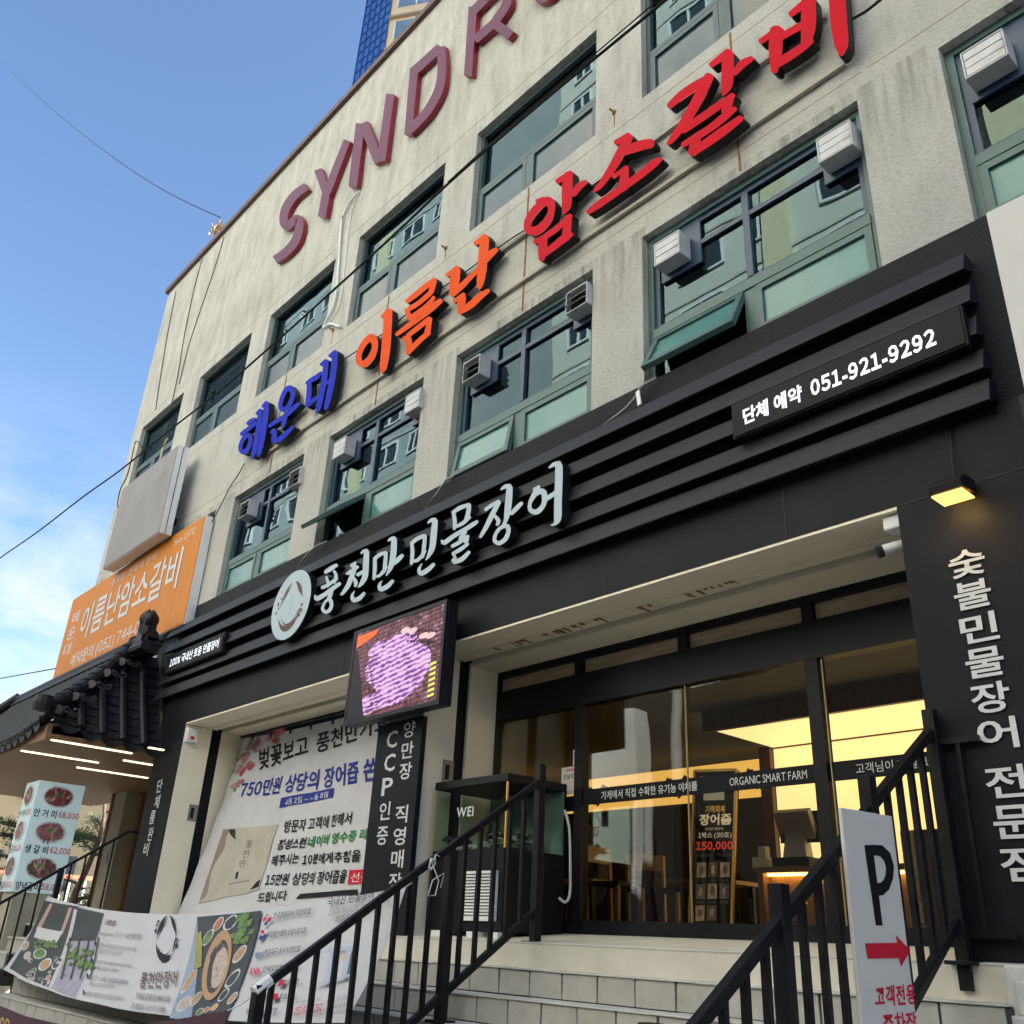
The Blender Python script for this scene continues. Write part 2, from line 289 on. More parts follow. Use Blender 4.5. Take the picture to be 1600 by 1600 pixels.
M = dict(
    stucco=stucco(),
    capmetal=pm('rusty_cap', (.10, .055, .05), .55, .3, .3, 9, dirt=.5, dirtcol=(.05, .03, .03)),
    green=pm('green_frame', (.060, .125, .118), .45, 0, .18, 5, dirt=.25), blue=pm('blue_frame', (.018, .045, .095), .4, 0, .2, 6),
    dgreen=pm('slate_frame', (.045, .085, .095), .45, 0, .18, 5, dirt=.2),
    pane=glass('window_glass', (.42, .52, .50), 1.75, add=.06, gcol=(.36, .50, .53), warp=.03), teal=pm('frosted_glass', (.10, .25, .24), .18, 0, .15, 3, spec=.45, coat=.12),
    slate=pm('film_glass', (.028, .060, .075), .15, 0, .15, 3, spec=.4, coat=.1),
    dark=pm('dark_interior', (.018, .018, .018), .9), room=pm('dim_room', (.10, .105, .10), .9), yellow_glow=pm('yellow_reflection_glow', (.75, .52, .12), .8, emit=(1, .72, .22), estr=.55),
    black=pm('black_paint', (.0085, .0090, .0135), .55, 0, .35, 3, spec=.16, bump=.06, bscale=30, dirt=.35, dirtcol=(.026, .026, .027)),
    blackrough=pm('black_rough_paint', (.012, .0125, .0175), .65, 0, .3, 3, spec=.2, bump=.6, bscale=9, stretch=(1.5, 1.5, 9)),
    slat=pm('black_metal_slat', (.0135, .0140, .0195), .5, 0, .22, 2.5, spec=.25, stretch=(.3, 1, 1), dirt=.4, dirtcol=(.034, .033, .033)),
    cream=pm('cream_panel', (.86, .81, .65), .7, 0, .07, 2, dirt=.12, dirtcol=(.30, .26, .18)), soffit=pm('cream_soffit', (.88, .80, .62), .6, 0, .06, 2, dirt=.1, dirtcol=(.3, .25, .17)),
    rust=pm('rust', (.30, .13, .05), .9, 0, .5, 12),
    steel=pm('black_steel', (.0085, .0085, .011), .42, .0, .3, 14, spec=.2, dirt=.35, dirtcol=(.03, .024, .02)),
    tile=pm('step_tile', (.42, .41, .375), .7, 0, .12, 7, bump=.12, bscale=60, dirt=.45, dirtcol=(.22, .21, .18)), tread=pm('tread_tile', (.52, .51, .47), .6, 0, .15, 4, dirt=.25, dirtcol=(.22, .21, .18)),
    joint=pm('dark_joint', (.05, .047, .04), .9), landing=pm('landing_tile', (.60, .57, .49), .5, 0, .1, 3, dirt=.2, dirtcol=(.28, .25, .2)),
    whitepaint=pm('white_patch', (.60, .61, .60), .8, 0, .25, 5, bump=.4, bscale=18, dirt=.45, dirtcol=(.28, .28, .26)),
    asphalt=pm('asphalt', (.075, .075, .076), .9, 0, .3, 5, bump=.3, bscale=80), paving=pm('paving', (.48, .47, .44), .85, 0, .15, 4),
    white=pm('white_enamel', (.72, .73, .74), .45, 0, .08, 4, dirt=.15, dirtcol=(.35, .33, .3)), vent=pm('vent_plastic', (.52, .53, .55), .5, 0, .12, 9, dirt=.55, dirtcol=(.24, .20, .16)),
    gap=pm('black_gap', (.006, .006, .006), .9),
    red=pm('red_acrylic', (.50, .004, .016), .5, 0, .12, 3, spec=.05), orange=pm('orange_acrylic', (.68, .075, .006), .5, 0, .12, 3, spec=.05), bluel=pm('blue_acrylic', (.008, .022, .42), .5, 0, .15, 3, spec=.05),
    ret=pm('black_return', (.008, .008, .010), .5, 0, .3, 5, spec=.25), maroon=pm('plum_metal', (.105, .012, .055), .4, .0, .25, 2, spec=.18, dirt=.25, dirtcol=(.14, .05, .09)), redret=pm('red_return', (.26, .006, .022), .4, 0, .3, 4, dirt=.2, dirtcol=(.45, .2, .2)),
    lit=pm('lit_acrylic', (.34, .42, .46), .4, spec=.2, emit=(.72, .87, .95), estr=.016, var=.04), litw=flat('lit_text', (.80, .88, 1.0), .4, .16),
    ink=flat('black_ink', (.009, .009, .012)), inkblue=flat('navy_ink', (.02, .035, .25)), inkgreen=flat('green_ink', (.02, .22, .06)), inkred=flat('red_ink', (.55, .015, .04)), inkbrown=flat('brown_ink', (.14, .085, .07)), inkgrey=flat('grey_ink', (.22, .21, .21)),
    paper=pm('banner_cloth', (.54, .54, .58), .75, 0, .06, 3), paperw=pm('white_board', (.60, .59, .575), .5, 0, .04, 3, spec=.2), pale=flat('pale_blue', (.42, .47, .62)), wtext=flat('white_text', (.60, .62, .64), .5), gold=pm('gold_edge', (.75, .45, .12), .35, .5), goldink=flat('gold_ink', (.62, .42, .16)),
    orangebox=pm('orange_panel', (.60, .20, .008), .5, 0, .12, 5, spec=.2, stretch=(3, 1, .3)), greybox=pm('grey_panel', (.25, .235, .245), .6, 0, .15, 1.6, dirt=.8, dirtcol=(.10, .09, .09)),
    tilek=pm('roof_tile', (.0095, .010, .0125), .5, 0, .3, 6, spec=.3, dirt=.2, dirtcol=(.03, .03, .03)), tiledeco=pm('pale_tile_end', (.06, .06, .065), .7, 0, .4, 14),
    wood=pm('wood_ceiling', (.26, .14, .055), .6, 0, .25, 3, stretch=(12, .6, 12)), woodd=pm('brown_wood', (.09, .045, .02), .5, 0, .3, 4, stretch=(9, 9, .8)), stone=pm('stone_column', (.42, .385, .29), .75, 0, .2, 2.5, dirt=.3, dirtcol=(.22, .2, .15)),
    lamp=flat('warm_tube', (1, .76, .44), .5, .62), lamp2=flat('warm_led', (1, .55, .16), .5, .30), amber=flat('amber_panel', (1.0, .75, .34), .5, .215), amber2=flat('amber_band', (1.0, .58, .12), .5, .15),
)
# ================================================================== setting
b = MB(); b.face([(-900, -900, -1.6), (900, -900, -1.6), (900, 900, -1.6), (-900, 900, -1.6)]); meta(b.build('ground', M['asphalt']), kind='structure')
b = MB(); b.box(-60, 30, .6, 5.2, -1.75, -1.5); meta(b.build('pavement', M['paving']), kind='structure')
# ================================================================== the concrete building
X0, X1, ZT = -17.75, 14.0, 12.72
bld = thing('concrete_building', 'weathered cream concrete block with green framed windows above the black eel restaurant front', 'building', (-2, 5, -1.6))
BAY = 2.6075
W3X = [(-17.26, -15.30), (-14.62, -12.64), (-12.02, -10.06), (-9.43, -7.45), (-6.82, -4.81), (-4.19, -2.18), (-1.53, .45), (1.08, 3.06), (3.69, 5.67)]
W2X = [(-14.64, -12.66), (-12.05, -10.06), (-9.43, -7.44), (-6.85, -4.82), (-4.22, -2.14), (-1.53, .45), (1.08, 3.06)]
Z3 = (7.49, 9.05); Z2 = (4.20, 5.785)
YW, YR = 5.0, 5.26
holes = [(x0, x1, *Z3) for x0, x1 in W3X] + [(x0, x1, *Z2) for x0, x1 in W2X]
b = MB()
xs = sorted({X0, X1} | {h[0] for h in holes} | {h[1] for h in holes}); zs = sorted({2.46, ZT} | {h[2] for h in holes} | {h[3] for h in holes})
for i in range(len(xs) - 1):
    for j in range(len(zs) - 1):
        cx, cz = (xs[i] + xs[i + 1]) / 2, (zs[j] + zs[j + 1]) / 2
        if any(h[0] < cx < h[1] and h[2] < cz < h[3] for h in holes): continue
        b.face([(xs[i], YW, zs[j]), (xs[i + 1], YW, zs[j]), (xs[i + 1], YW, zs[j + 1]), (xs[i], YW, zs[j + 1])])
for x0, x1, z0, z1 in holes:
    b.face([(x0, YW, z0), (x0, YR, z0), (x0, YR, z1), (x0, YW, z1)]); b.face([(x1, YW, z0), (x1, YW, z1), (x1, YR, z1), (x1, YR, z0)])
    b.face([(x0, YW, z1), (x0, YR, z1), (x1, YR, z1), (x1, YW, z1)]); b.face([(x0, YW, z0), (x1, YW, z0), (x1, YR, z0), (x0, YR, z0)])
b.face([(X0, YW, 2.46), (X0, YW, ZT), (X0, 17, ZT), (X0, 17, 2.46)]); b.face([(X1, YW, -1.6), (X1, 17, -1.6), (X1, 17, ZT), (X1, YW, ZT)])
b.face([(X0, 17, -1.6), (X0, 17, ZT), (X1, 17, ZT), (X1, 17, -1.6)]); b.face([(X0, YW, ZT), (X1, YW, ZT), (X1, 17, ZT), (X0, 17, ZT)])
b.build('wall', M['stucco'], bld)
b = MB(); b.box(X0 - .06, X1, 4.93, 5.06, ZT - .045, ZT + .075); b.box(X0 - .06, X0 + .06, 5.06, 17, ZT - .045, ZT + .075); b.build('parapet_cap', M['capmetal'], bld)
b = MB()
for z in (2.56, 6.3, 9.6): b.box(X0 + .05, X1 - .05, 5.3, 16.9, z, z + .2)
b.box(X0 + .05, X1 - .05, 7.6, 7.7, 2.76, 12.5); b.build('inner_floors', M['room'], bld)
for x0, x1 in W3X[2:6]:                     # rusty joints between the storeys
    c = (x0 + x1) / 2 + .02; b = MB(); b.box(c - .009, c + .009, 4.992, 5.001, 5.82, 7.46); b.build('rusty_joint', M['rust'], bld)
b = MB()
for x0, x1 in W3X:                          # score lines in the render
    for z in (6.02, 7.32, 9.25): b.box(x0 - .5, x1 + .1, 4.9975, 5.001, z, z + .010)
b.build('score_line', pm('score_line', (.38, .35, .29), .9), bld)
for (u, v) in ((960, 176), (697, 388), (521, 516)):   # rusty bolts with a run of rust below
    p = PY(u, v, 5.0); b = MB(); b.tube([(p.x, 4.93, p.z), (p.x, 5.0, p.z)], .011, 8); b.box(p.x - .02, p.x + .02, 4.985, 5.0, p.z - .02, p.z + .02)
    k = random.uniform(.12, .26); b.prism([(p.x - .011, 4.9985, p.z - .02), (p.x + .009, 4.9985, p.z - .02), (p.x + .006, 4.9985, p.z - k), (p.x - .002, 4.9985, p.z - k * 1.25), (p.x - .008, 4.9985, p.z - k)], (0, .003, 0)); b.build('rusty_bolt', M['rust'], bld)
def frame_mb(b, x0, x1, z0, z1, w, y0, y1, m=0):
    b.box(x0, x0 + w, y0, y1, z0, z1, m); b.box(x1 - w, x1, y0, y1, z0, z1, m); b.box(x0 + w, x1 - w, y0 + .001, y1, z1 - w, z1, m); b.box(x0 + w, x1 - w, y0 + .001, y1, z0, z0 + w, m)
def sash(parent, x0, x1, z0, z1, frame_m, pane_m, ang, y=5.09):
    """bottom-hung flap turned outwards about its top edge"""
    ca, sa = math.cos(ang), math.sin(ang)
    b = MB(); frame_mb(b, x0, x1, z0, z1, .055, y - .03, y + .02)
    p = MB(); p.box(x0 + .05, x1 - .05, y - .006, y + .006, z0 + .05, z1 - .05)
    for q in (b, p):
        q.v = [(vx, y - (z1 - vz) * sa + (vy - y) * ca, z1 - (z1 - vz) * ca - (vy - y) * sa) for vx, vy, vz in q.v]
    s = b.build('sash', frame_m, parent); p.build('pane', pane_m, s) if False else p.build('sash_pane', pane_m, parent)
for k, (x0, x1) in enumerate(W3X):
    b = MB(); zt = 8.09
    frame_mb(b, x0, x1, *Z3, .055, 5.075, 5.16); b.box(x0 + .055, x1 - .055, 5.07, 5.16, zt, zt + .06); xm = x0 + .45 * (x1 - x0)
    b.box(xm - .035, xm + .035, 5.073, 5.16, Z3[0] + .055, zt)
    w = b.build('window', M['dgreen'], bld)
    p = MB(); p.box(x0 + .05, x1 - .05, 5.125, 5.131, zt + .055, Z3[1] - .05); p.build('window_pane', M['pane'], w)
    sash(w, x0 + .058, xm - .038, Z3[0] + .058, zt - .003, M['dgreen'], M['slate'], 0, 5.10); sash(w, xm + .038, x1 - .058, Z3[0] + .058, zt - .003, M['dgreen'], M['slate'], 0, 5.10)
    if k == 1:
        p = MB(); p.face([(x0 + .25, 5.3, zt), (x0 + 1.05, 5.3, zt), (x0 + 1.05, 5.3, 9.0), (x0 + .25, 5.3, 9.0)]); p.build('reflection_glow', M['yellow_glow'], w)  # yellow sheet glows in place of a sunlit building's reflection
ANG = {1: (0, 0), 2: (50, 0), 3: (9, 0), 4: (26, 0)}
for k, (x0, x1) in enumerate(W2X):
    b = MB(); zt = 4.69; zh = 5.43; xm = (x0 + x1) / 2 - .03
    frame_mb(b, x0, x1, *Z2, .06, 5.075, 5.17); b.box(x0 + .06, x1 - .06, 5.06, 5.17, zt, zt + .085); b.box(xm - .05, xm + .05, 5.072, 5.17, Z2[0] + .06, zt)
    w = b.build('window', M['green'], bld)
    q = MB(); frame_mb(q, x0 + .06, x1 - .06, zt + .085, Z2[1] - .06, .05, 5.10, 5.16); q.box(xm - .03, xm + .03, 5.095, 5.16, zt + .135, Z2[1] - .11)
    q.box(x0 + .11, xm - .03, 5.10, 5.16, zh, zh + .045); q.box(xm + .03, x1 - .11, 5.10, 5.16, zh, zh + .045); q.build('inner_frame', M['blue'], w)
    p = MB(); p.box(x0 + .1, x1 - .1, 5.13, 5.136, zt + .12, Z2[1] - .1); p.build('window_pane', M['pane'], w)
    a = ANG.get(k, (0, 0))
    for (s0, s1), an in zip(((x0 + .064, xm - .054), (xm + .054, x1 - .064)), a): sash(w, s0, s1, Z2[0] + .062, zt - .004, M['green'], M['teal'], math.radians(an), 5.095)
    if a[0] > 5: 
        p = MB(); p.box(x0 + .06, xm - .05, 5.14, 5.146, Z2[0] + .05, zt); p.build('inner_pane', M['pane'], w)
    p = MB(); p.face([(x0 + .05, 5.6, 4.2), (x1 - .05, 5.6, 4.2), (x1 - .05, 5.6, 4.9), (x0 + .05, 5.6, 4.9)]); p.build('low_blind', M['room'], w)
# ------------------------------------------------------------------ vent boxes in the second-floor windows
def vent(x, z, opened, label, w=.275, h=.245):
    t = thing('vent_box', label, 'vent', (x, 5.08, z), 'white vent boxes in the second floor windows')
    b = MB(); y0 = 4.935
    b.box(x, x + w, y0, 5.09, z + h - .012, z + h); b.box(x, x + w, y0, 5.09, z, z + .012); b.box(x, x + .012, y0, 5.09, z + .012, z + h - .012); b.box(x + w - .012, x + w, y0, 5.09, z + .012, z + h - .012)
    b.build('housing', M['vent'], t, bevel=.004)
    q = MB(); q.box(x - .05, x + w + .10, 5.098, 5.122, z - .06, 5.72); q.build('infill_panel', M['blue'], t)
    d = MB(); d.box(x + .012, x + w - .012, 5.0, 5.03, z + .012, z + h - .012); d.build('dark_throat', M['gap'], t)
    for i in range(3):
        zt = z + h - .016 - i * (h - .03) / 3; hh = (h - .03) / 3 - .006; an = math.radians(random.uniform(42, 52) if opened else random.uniform(0, 3))
        f = MB(); f.box(x + .016, x + w - .016, y0 + .006, y0 + .012, zt - hh, zt)
        f.v = [(vx, y0 + .008 - (zt - vz) * math.sin(an) + (vy - y0 - .008), zt - (zt - vz) * math.cos(an)) for vx, vy, vz in f.v]
        f.build('flap', M['vent'], t)
def vt(u, v): p = PY(u, v, 4.935); return p.x, p.z
VENTS = [(376, 787, 1, 'open white vent box, left corner of the leftmost visible second floor window'),
         (453, 738, 1, 'grimy vent box with open flaps at the top right of the leftmost second floor window'),
         (522, 692, 0, 'white vent box with shut flaps, left corner of the window with the widest open flap'),
         (634, 619, 0, 'white vent box with shut flaps, right corner of the window with the widest open flap'),
         (724, 568, 1, 'open white vent box above the slightly open green sash'),
         (884, 459, 1, 'open white vent box, top right of the window with the slightly open sash'),
         (1021, 382, 0, 'white vent box with shut flaps, left corner of the large window above the phone sign'),
         (1274, 218, 0, 'white vent box with shut flaps, right corner of the large window above the phone sign'),
         (1499, 84, 0, 'white vent box in the window at the right edge, above the white board')]
for u, v, op, lb in VENTS:
    x, z = vt(u, v); vent(x, z - .245, op, lb)
# ================================================================== shop front
shop = thing('shop_front', 'black clad eel restaurant front with ribbed fascia, cream recess and glazed entrance', 'shop front', (-7, 5, 0))
b = MB(); b.box(-13.4, 1.2, 4.985, 5.02, 3.93, 4.222); b.box(-13.75, -13.1, 4.985, 5.02, 2.4, 3.93); b.box(-1.60, 6, 4.985, 5.02, 2.4, 3.93); b.build('upper_band', M['blackrough'], shop)
b = MB(); b.box(-13.1, -1.60, 4.97, 4.998, 2.895, 3.95); b.build('fascia_back', M['slat'], shop)
lips = [3.80, 3.565, 3.33, 3.095, 2.885]; tops = [3.945, 3.715, 3.48, 3.245, 3.045]
b = MB()
for zb, zt in zip(lips, tops):
    b.prism([(-13.12, 4.975, zt), (-13.12, 4.885, zt), (-13.12, 4.835, zb + .012), (-13.12, 4.835, zb), (-13.12, 4.865, zb), (-13.12, 4.975, zb + .06)], (11.53, 0, 0))
b.build('fascia_slat', M['slat'], shop)
b = MB()
for x in (-10.7, -8.25, -5.8, -3.4):
    for zb, zt in zip(lips, tops): b.prism([(x, 4.8855, zt - .004), (x, 4.8335, zb + .012), (x, 4.836, zb + .004), (x, 4.89, zt - .01)], (.004, 0, 0))
b.build('slat_joint', M['gap'], shop)
b = MB(); b.box(-12.95, -1.45, 4.95, 5.1, 2.475, 2.895); b.build('lower_band', M['black'], shop)
b = MB()
for x in (-10.2, -8.3, -4.6, -3.0): b.box(x, x + .006, 4.9465, 4.951, 2.49, 2.88)
b.box(-2.25, -1.45, 4.9465, 4.951, 2.470, 2.476)
b.build('panel_seam', flat('seam', (.05, .05, .055)), shop)
pil = MB(); pil.box(-2.25, -1.45, 4.95, 5.9, -1.6, 2.474); pil.box(-1.45, 6, 5.03, 5.9, -1.6, 4.2)
pil.build('right_pillar', M['black'], shop)
b = MB(); b.box(-1.475, -1.445, 4.935, 4.96, -.05, 2.9); b.build('corner_trim', M['slat'], shop)
b = MB(); b.box(-12.95, -12.11, 4.95, 6.5, -1.6, 2.474); b.build('left_pillar', M['black'], shop)
for q in ((-12.112, -12.10, 4.96, 5.33), (-12.112, -12.10, 5.47, 5.86), (-7.43, -6.82, 4.955, 5.33), (-7.43, -6.82, 5.47, 5.86)): b = MB(); b.box(*q, -.3, 2.45); b.build('cream_jamb', M['cream'], shop)
for q in ((-12.112, -12.108), (-7.40, -6.85)): b = MB(); b.box(*q, 5.33, 5.47, -.3, 2.45); b.build('shutter_guide', M['black'], shop)
b = MB()
for x0, x1 in ((-12.10, -7.43), (-6.82, -2.25)):
    b = MB(); b.box(x0, x1, 4.955, 5.26, 2.455, 2.54); b.box(x0, x1, 5.262, 5.30, 2.448, 2.54); b.box(x0, x1, 5.302, 5.39, 2.443, 2.54)
    b.box(x0, x1, 5.47, 5.86, 2.425, 2.54)
    b.build('soffit', M['soffit'], shop)
b = MB()
for x0, x1 in ((-12.10, -7.43), (-6.82, -2.25)): b = MB(); b.box(x0, x1, 5.39, 5.47, 2.50, 2.545); b.build('shutter_slot', M['gap'], shop)
b = MB()
for k in range(34):
    x = random.choice((random.uniform(-6.4, -4.9), random.uniform(-5.9, -5.0), random.uniform(-4.6, -3.6))); w = random.uniform(.006, .03)
    b.box(x, x + w, 5.25 + random.uniform(0, .02), 5.27 + random.uniform(.01, .12), 2.4405, 2.4475 - random.random() * .003)
b.build('rust_streak', M['rust'], shop)
# frames and glass of the entrance
YG = 5.85
b = MB()
b.box(-6.87, -6.80, YG - .04, YG + .05, .115, 2.425); b.box(-5.74, -5.655, YG - .045, YG + .05, .115, 2.20); b.box(-3.46, -3.36, YG - .045, YG + .05, .115, 2.20)
b.box(-6.8, -2.2, YG - .04, YG + .05, 2.365, 2.425); b.box(-6.8, -2.2, YG - .05, YG + .06, 1.945, 2.225); b.box(-6.8, -2.2, YG - .035, YG + .05, .115, .215)
for x in (-5.72, -4.55, -3.41): b.box(x - .045, x + .045, YG - .038, YG + .05, 2.225, 2.365)
door = b.build('door_frame', M['steel'], shop)
b = MB(); b.box(-6.82, -2.2, YG - .008, YG + .002, .2, 1.96); pass
b.build('door_glass', glass('shop_glass', (.88, .87, .84), 1.30), door)
for x in (-4.551, -3.342): b = MB(); b.box(x, x + .008, YG - .026, YG - .012, .2, 1.95); b.build('door_edge_strip', pm('dull_brass', (.36, .27, .14), .4, .3), door)
b = MB(); b.box(-5.655, -3.46, YG - .016, YG - .0095, 1.10, 1.225); b.box(-3.36, -2.2, YG - .016, YG - .0095, 1.10, 1.225); b.box(-6.35, -5.74, YG - .016, YG - .0095, 1.06, 1.185)
belt = b.build('belt_sticker', M['ink'], door)
sh = Sheet(lambda a, c: Vector((-5.655 + a * 3.455, YG - .017, 1.10 + c * .125)), (0, -1, 0), .001)
sh.text('가게에서 직접 수확한 유기농 야채를', .06, .345, .22, .78, M['wtext'], .01); sh.text('ORGANIC SMART FARM', .43, .615, .28, .74, M['wtext'], .0); sh.text('고객님이 제일 맛있는 순간을', .72, .97, .24, .78, M['wtext'])
sh.build('belt_lettering', belt)
b = MB(); b.box(-6.87, -5.6, 5.84, 5.88, 0, .12); b.box(-5.6, -2.2, 5.84, 5.88, 0, .12); b.build('sill', M['gap'], shop)
# dark backing of the left opening, hidden by the spring banner
b = MB(); b.box(-12.1, -7.43, 5.86, 5.9, -.3, 2.45); b.build('left_glazing', M['slate'], shop)
# ================================================================== landing and steps
b = MB(); NS = 10; RH, TR_ = .163, .245; XL, XR = -13.3, -1.95
def lz(y): return .034 + (y - 4.9) * .081 / .95
b.prism([(XL, 4.89, .034), (XL, 5.86, lz(5.86)), (XL, 5.86, -.6), (XL, 4.89, -.6)], (XR + .45 - XL, 0, 0)); b.prism([(XL, 5.86, lz(5.86)), (XL, 12.5, lz(5.86)), (XL, 12.5, -.6), (XL, 5.86, -.6)], (11.9, 0, 0))
meta(b.build('landing', M['landing']), kind='structure')
b = MB(); r = MB()
for k in range(NS):
    y = 4.9 - TR_ * k; z = .034 - RH * k
    b.box(XL, XR, y + .012, y + TR_ + .04, z - RH - .05, z - .014)
    x = XL + random.uniform(0, .2)
    while x < XR - .02:
        x2 = min(x + .296, XR - .004); j = random.uniform(-.003, .003)
        r.prism([(x + .003, y + j, z - RH + .004), (x2, y + random.uniform(-.003, .003), z - RH + .004), (x2 - random.uniform(0, .006), y + j, z - .012), (x + .003 + random.uniform(0, .006), y + j, z - .012)], (0, .025, 0)); x += .3035
    if k:
        x = XL + random.uniform(0, .2)
        while x < XR - .05:
            x2 = min(x + 1.19, XR); dz = random.uniform(-.003, .002); r.box(x, x2, y - .012, y + TR_, z - .010 + dz, z + dz, 1); x += 1.194
    else: r.box(XL, XR, y - .014, y + .06, z - .011, z - .001, 1)
st = b.build('stairs', M['joint']); meta(st, kind='structure'); r.build('stair_tiles', [M['tile'], M['tread']], st, bevel=.003)
b = MB()
b.box(XR - .02, XR + .95, 4.74, 5.0, -1.6, .03); b.box(XR - .22, XR + .1, 4.7, 4.89, -.55, -.17)
for i in range(3):
    for j in range(3): b.box(XR + .02 + i * .13, XR + .14 + i * .13, 4.725, 4.745, -.17 - j * .16, -.03 - j * .16)
meta(b.build('low_wall', M['whitepaint'], bevel=.012), 'white daubed low tiled wall end at the foot of the right pillar', 'wall')
# ================================================================== channel letters, brush strokes as (x, y, width) on enlarged views
def spline(pts, closed, n=6):
    k = len(pts); out = []
    if k == 2 and not closed:
        return [tuple(pts[0][q] + (pts[1][q] - pts[0][q]) * t / 3 for q in range(3)) for t in range(4)]
    for i in range(k if closed else k - 1):
        p = [pts[(i + d) % k] if closed else pts[min(max(i + d, 0), k - 1)] for d in (-1, 0, 1, 2)]
        for t in range(n):
            u = t / n
            out.append(tuple(.5 * (2 * p[1][q] + (p[2][q] - p[0][q]) * u + (2 * p[0][q] - 5 * p[1][q] + 4 * p[2][q] - p[3][q]) * u * u + (3 * p[1][q] - p[0][q] - 3 * p[2][q] + p[3][q]) * u ** 3) for q in range(3)))
    if not closed: out.append(pts[-1])
    return out
def stroke_edges(pts, closed, smooth=True, cap=True):
    c = spline(pts, closed) if smooth else list(pts)
    k = len(c); Lf, Rt = [], []
    for i in range(k):
        a, d = (c[i - 1], c[(i + 1) % k]) if closed else (c[max(i - 1, 0)], c[min(i + 1, k - 1)])
        tx, ty = d[0] - a[0], d[1] - a[1]; l = math.hypot(tx, ty) or 1; nx, ny = -ty / l, tx / l; w = max(c[i][2], 4) / 2
        Lf.append((c[i][0] + nx * w, c[i][1] + ny * w)); Rt.append((c[i][0] - nx * w, c[i][1] - ny * w))
    caps = []
    if cap and not closed:
        for i, sgn in ((0, -1), (k - 1, 1)):
            a = c[i]; j = c[1] if i == 0 else c[k - 2]; tx, ty = (a[0] - j[0]), (a[1] - j[1]); l = math.hypot(tx, ty) or 1; tx, ty = tx / l, ty / l; w = max(a[2], 4) / 2
            arc = []
            for q in range(7):
                t = math.pi * q / 6; s1 = Lf[i] if i else Rt[i]
                nx, ny = (s1[0] - a[0]) / w, (s1[1] - a[1]) / w
                arc.append((a[0] + (nx * math.cos(t) + tx * math.sin(t) * .8) * w, a[1] + (ny * math.cos(t) + ty * math.sin(t) * .8) * w))
            caps.append(arc)
    return Lf, Rt, caps
def letter(name, label, group, org, sc, strokes, yf, yb, face_m, ret_m, smooth=True, cap=True, cat='sign letter'):
    fb, rb = MB(), MB()
    def P(q, y): return PY(org[0] + q[0] / sc, org[1] + q[1] / sc, y)
    for i, s in enumerate(strokes):
        closed = s[0] == 'O'; pts = s[1:] if s[0] in ('O', '|') else s; yy = yf - .0012 * (i + 1)
        Lf, Rt, caps = stroke_edges(pts, closed, smooth and s[0] != '|', cap)
        k = len(Lf); A = [P(q, yy) for q in Lf]; B = [P(q, yy) for q in Rt]
        for j in range(k if closed else k - 1):
            j2 = (j + 1) % k; fb.face([A[j], B[j], B[j2], A[j2]])
        loops = []
        if closed: loops = [A + [A[0]], B + [B[0]]]
        else:
            c0, c1 = ([P(q, yy) for q in cp] for cp in caps) if cap else ([B[0], A[0]], [A[-1], B[-1]])
            if cap: fb.face(c0); fb.face(c1)
            loops = [c0[::1] + A[0:] + c1 + B[::-1] + [c0[0]]] if not cap else [c0 + A + c1 + B[::-1] + [c0[0]]]
        for lp in loops:
            for p, q in zip(lp, lp[1:]):
                if (p - q).length < 1e-5: continue
                rb.face([(p.x, yy + .002, p.z), (q.x, yy + .002, q.z), (q.x, yb, q.z), (p.x, yb, p.z)])
    zs = [v[2] for v in fb.v]; xs = [v[0] for v in fb.v]
    t = thing(name, label, cat, ((min(xs) + max(xs)) / 2, yb, min(zs)), group)
    fb.build('letter_face', face_m, t); rb.build('letter_return', ret_m, t)
    return t
GB = 'coloured letters across the wall between second and third floors'
YF, YBk = 4.855, 4.94
G1 = ((360, 540), 8.0); G2 = ((540, 360), 1600 / 260); G3 = ((800, 180), 1600 / 260); G4 = ((1030, 0), 5.0)
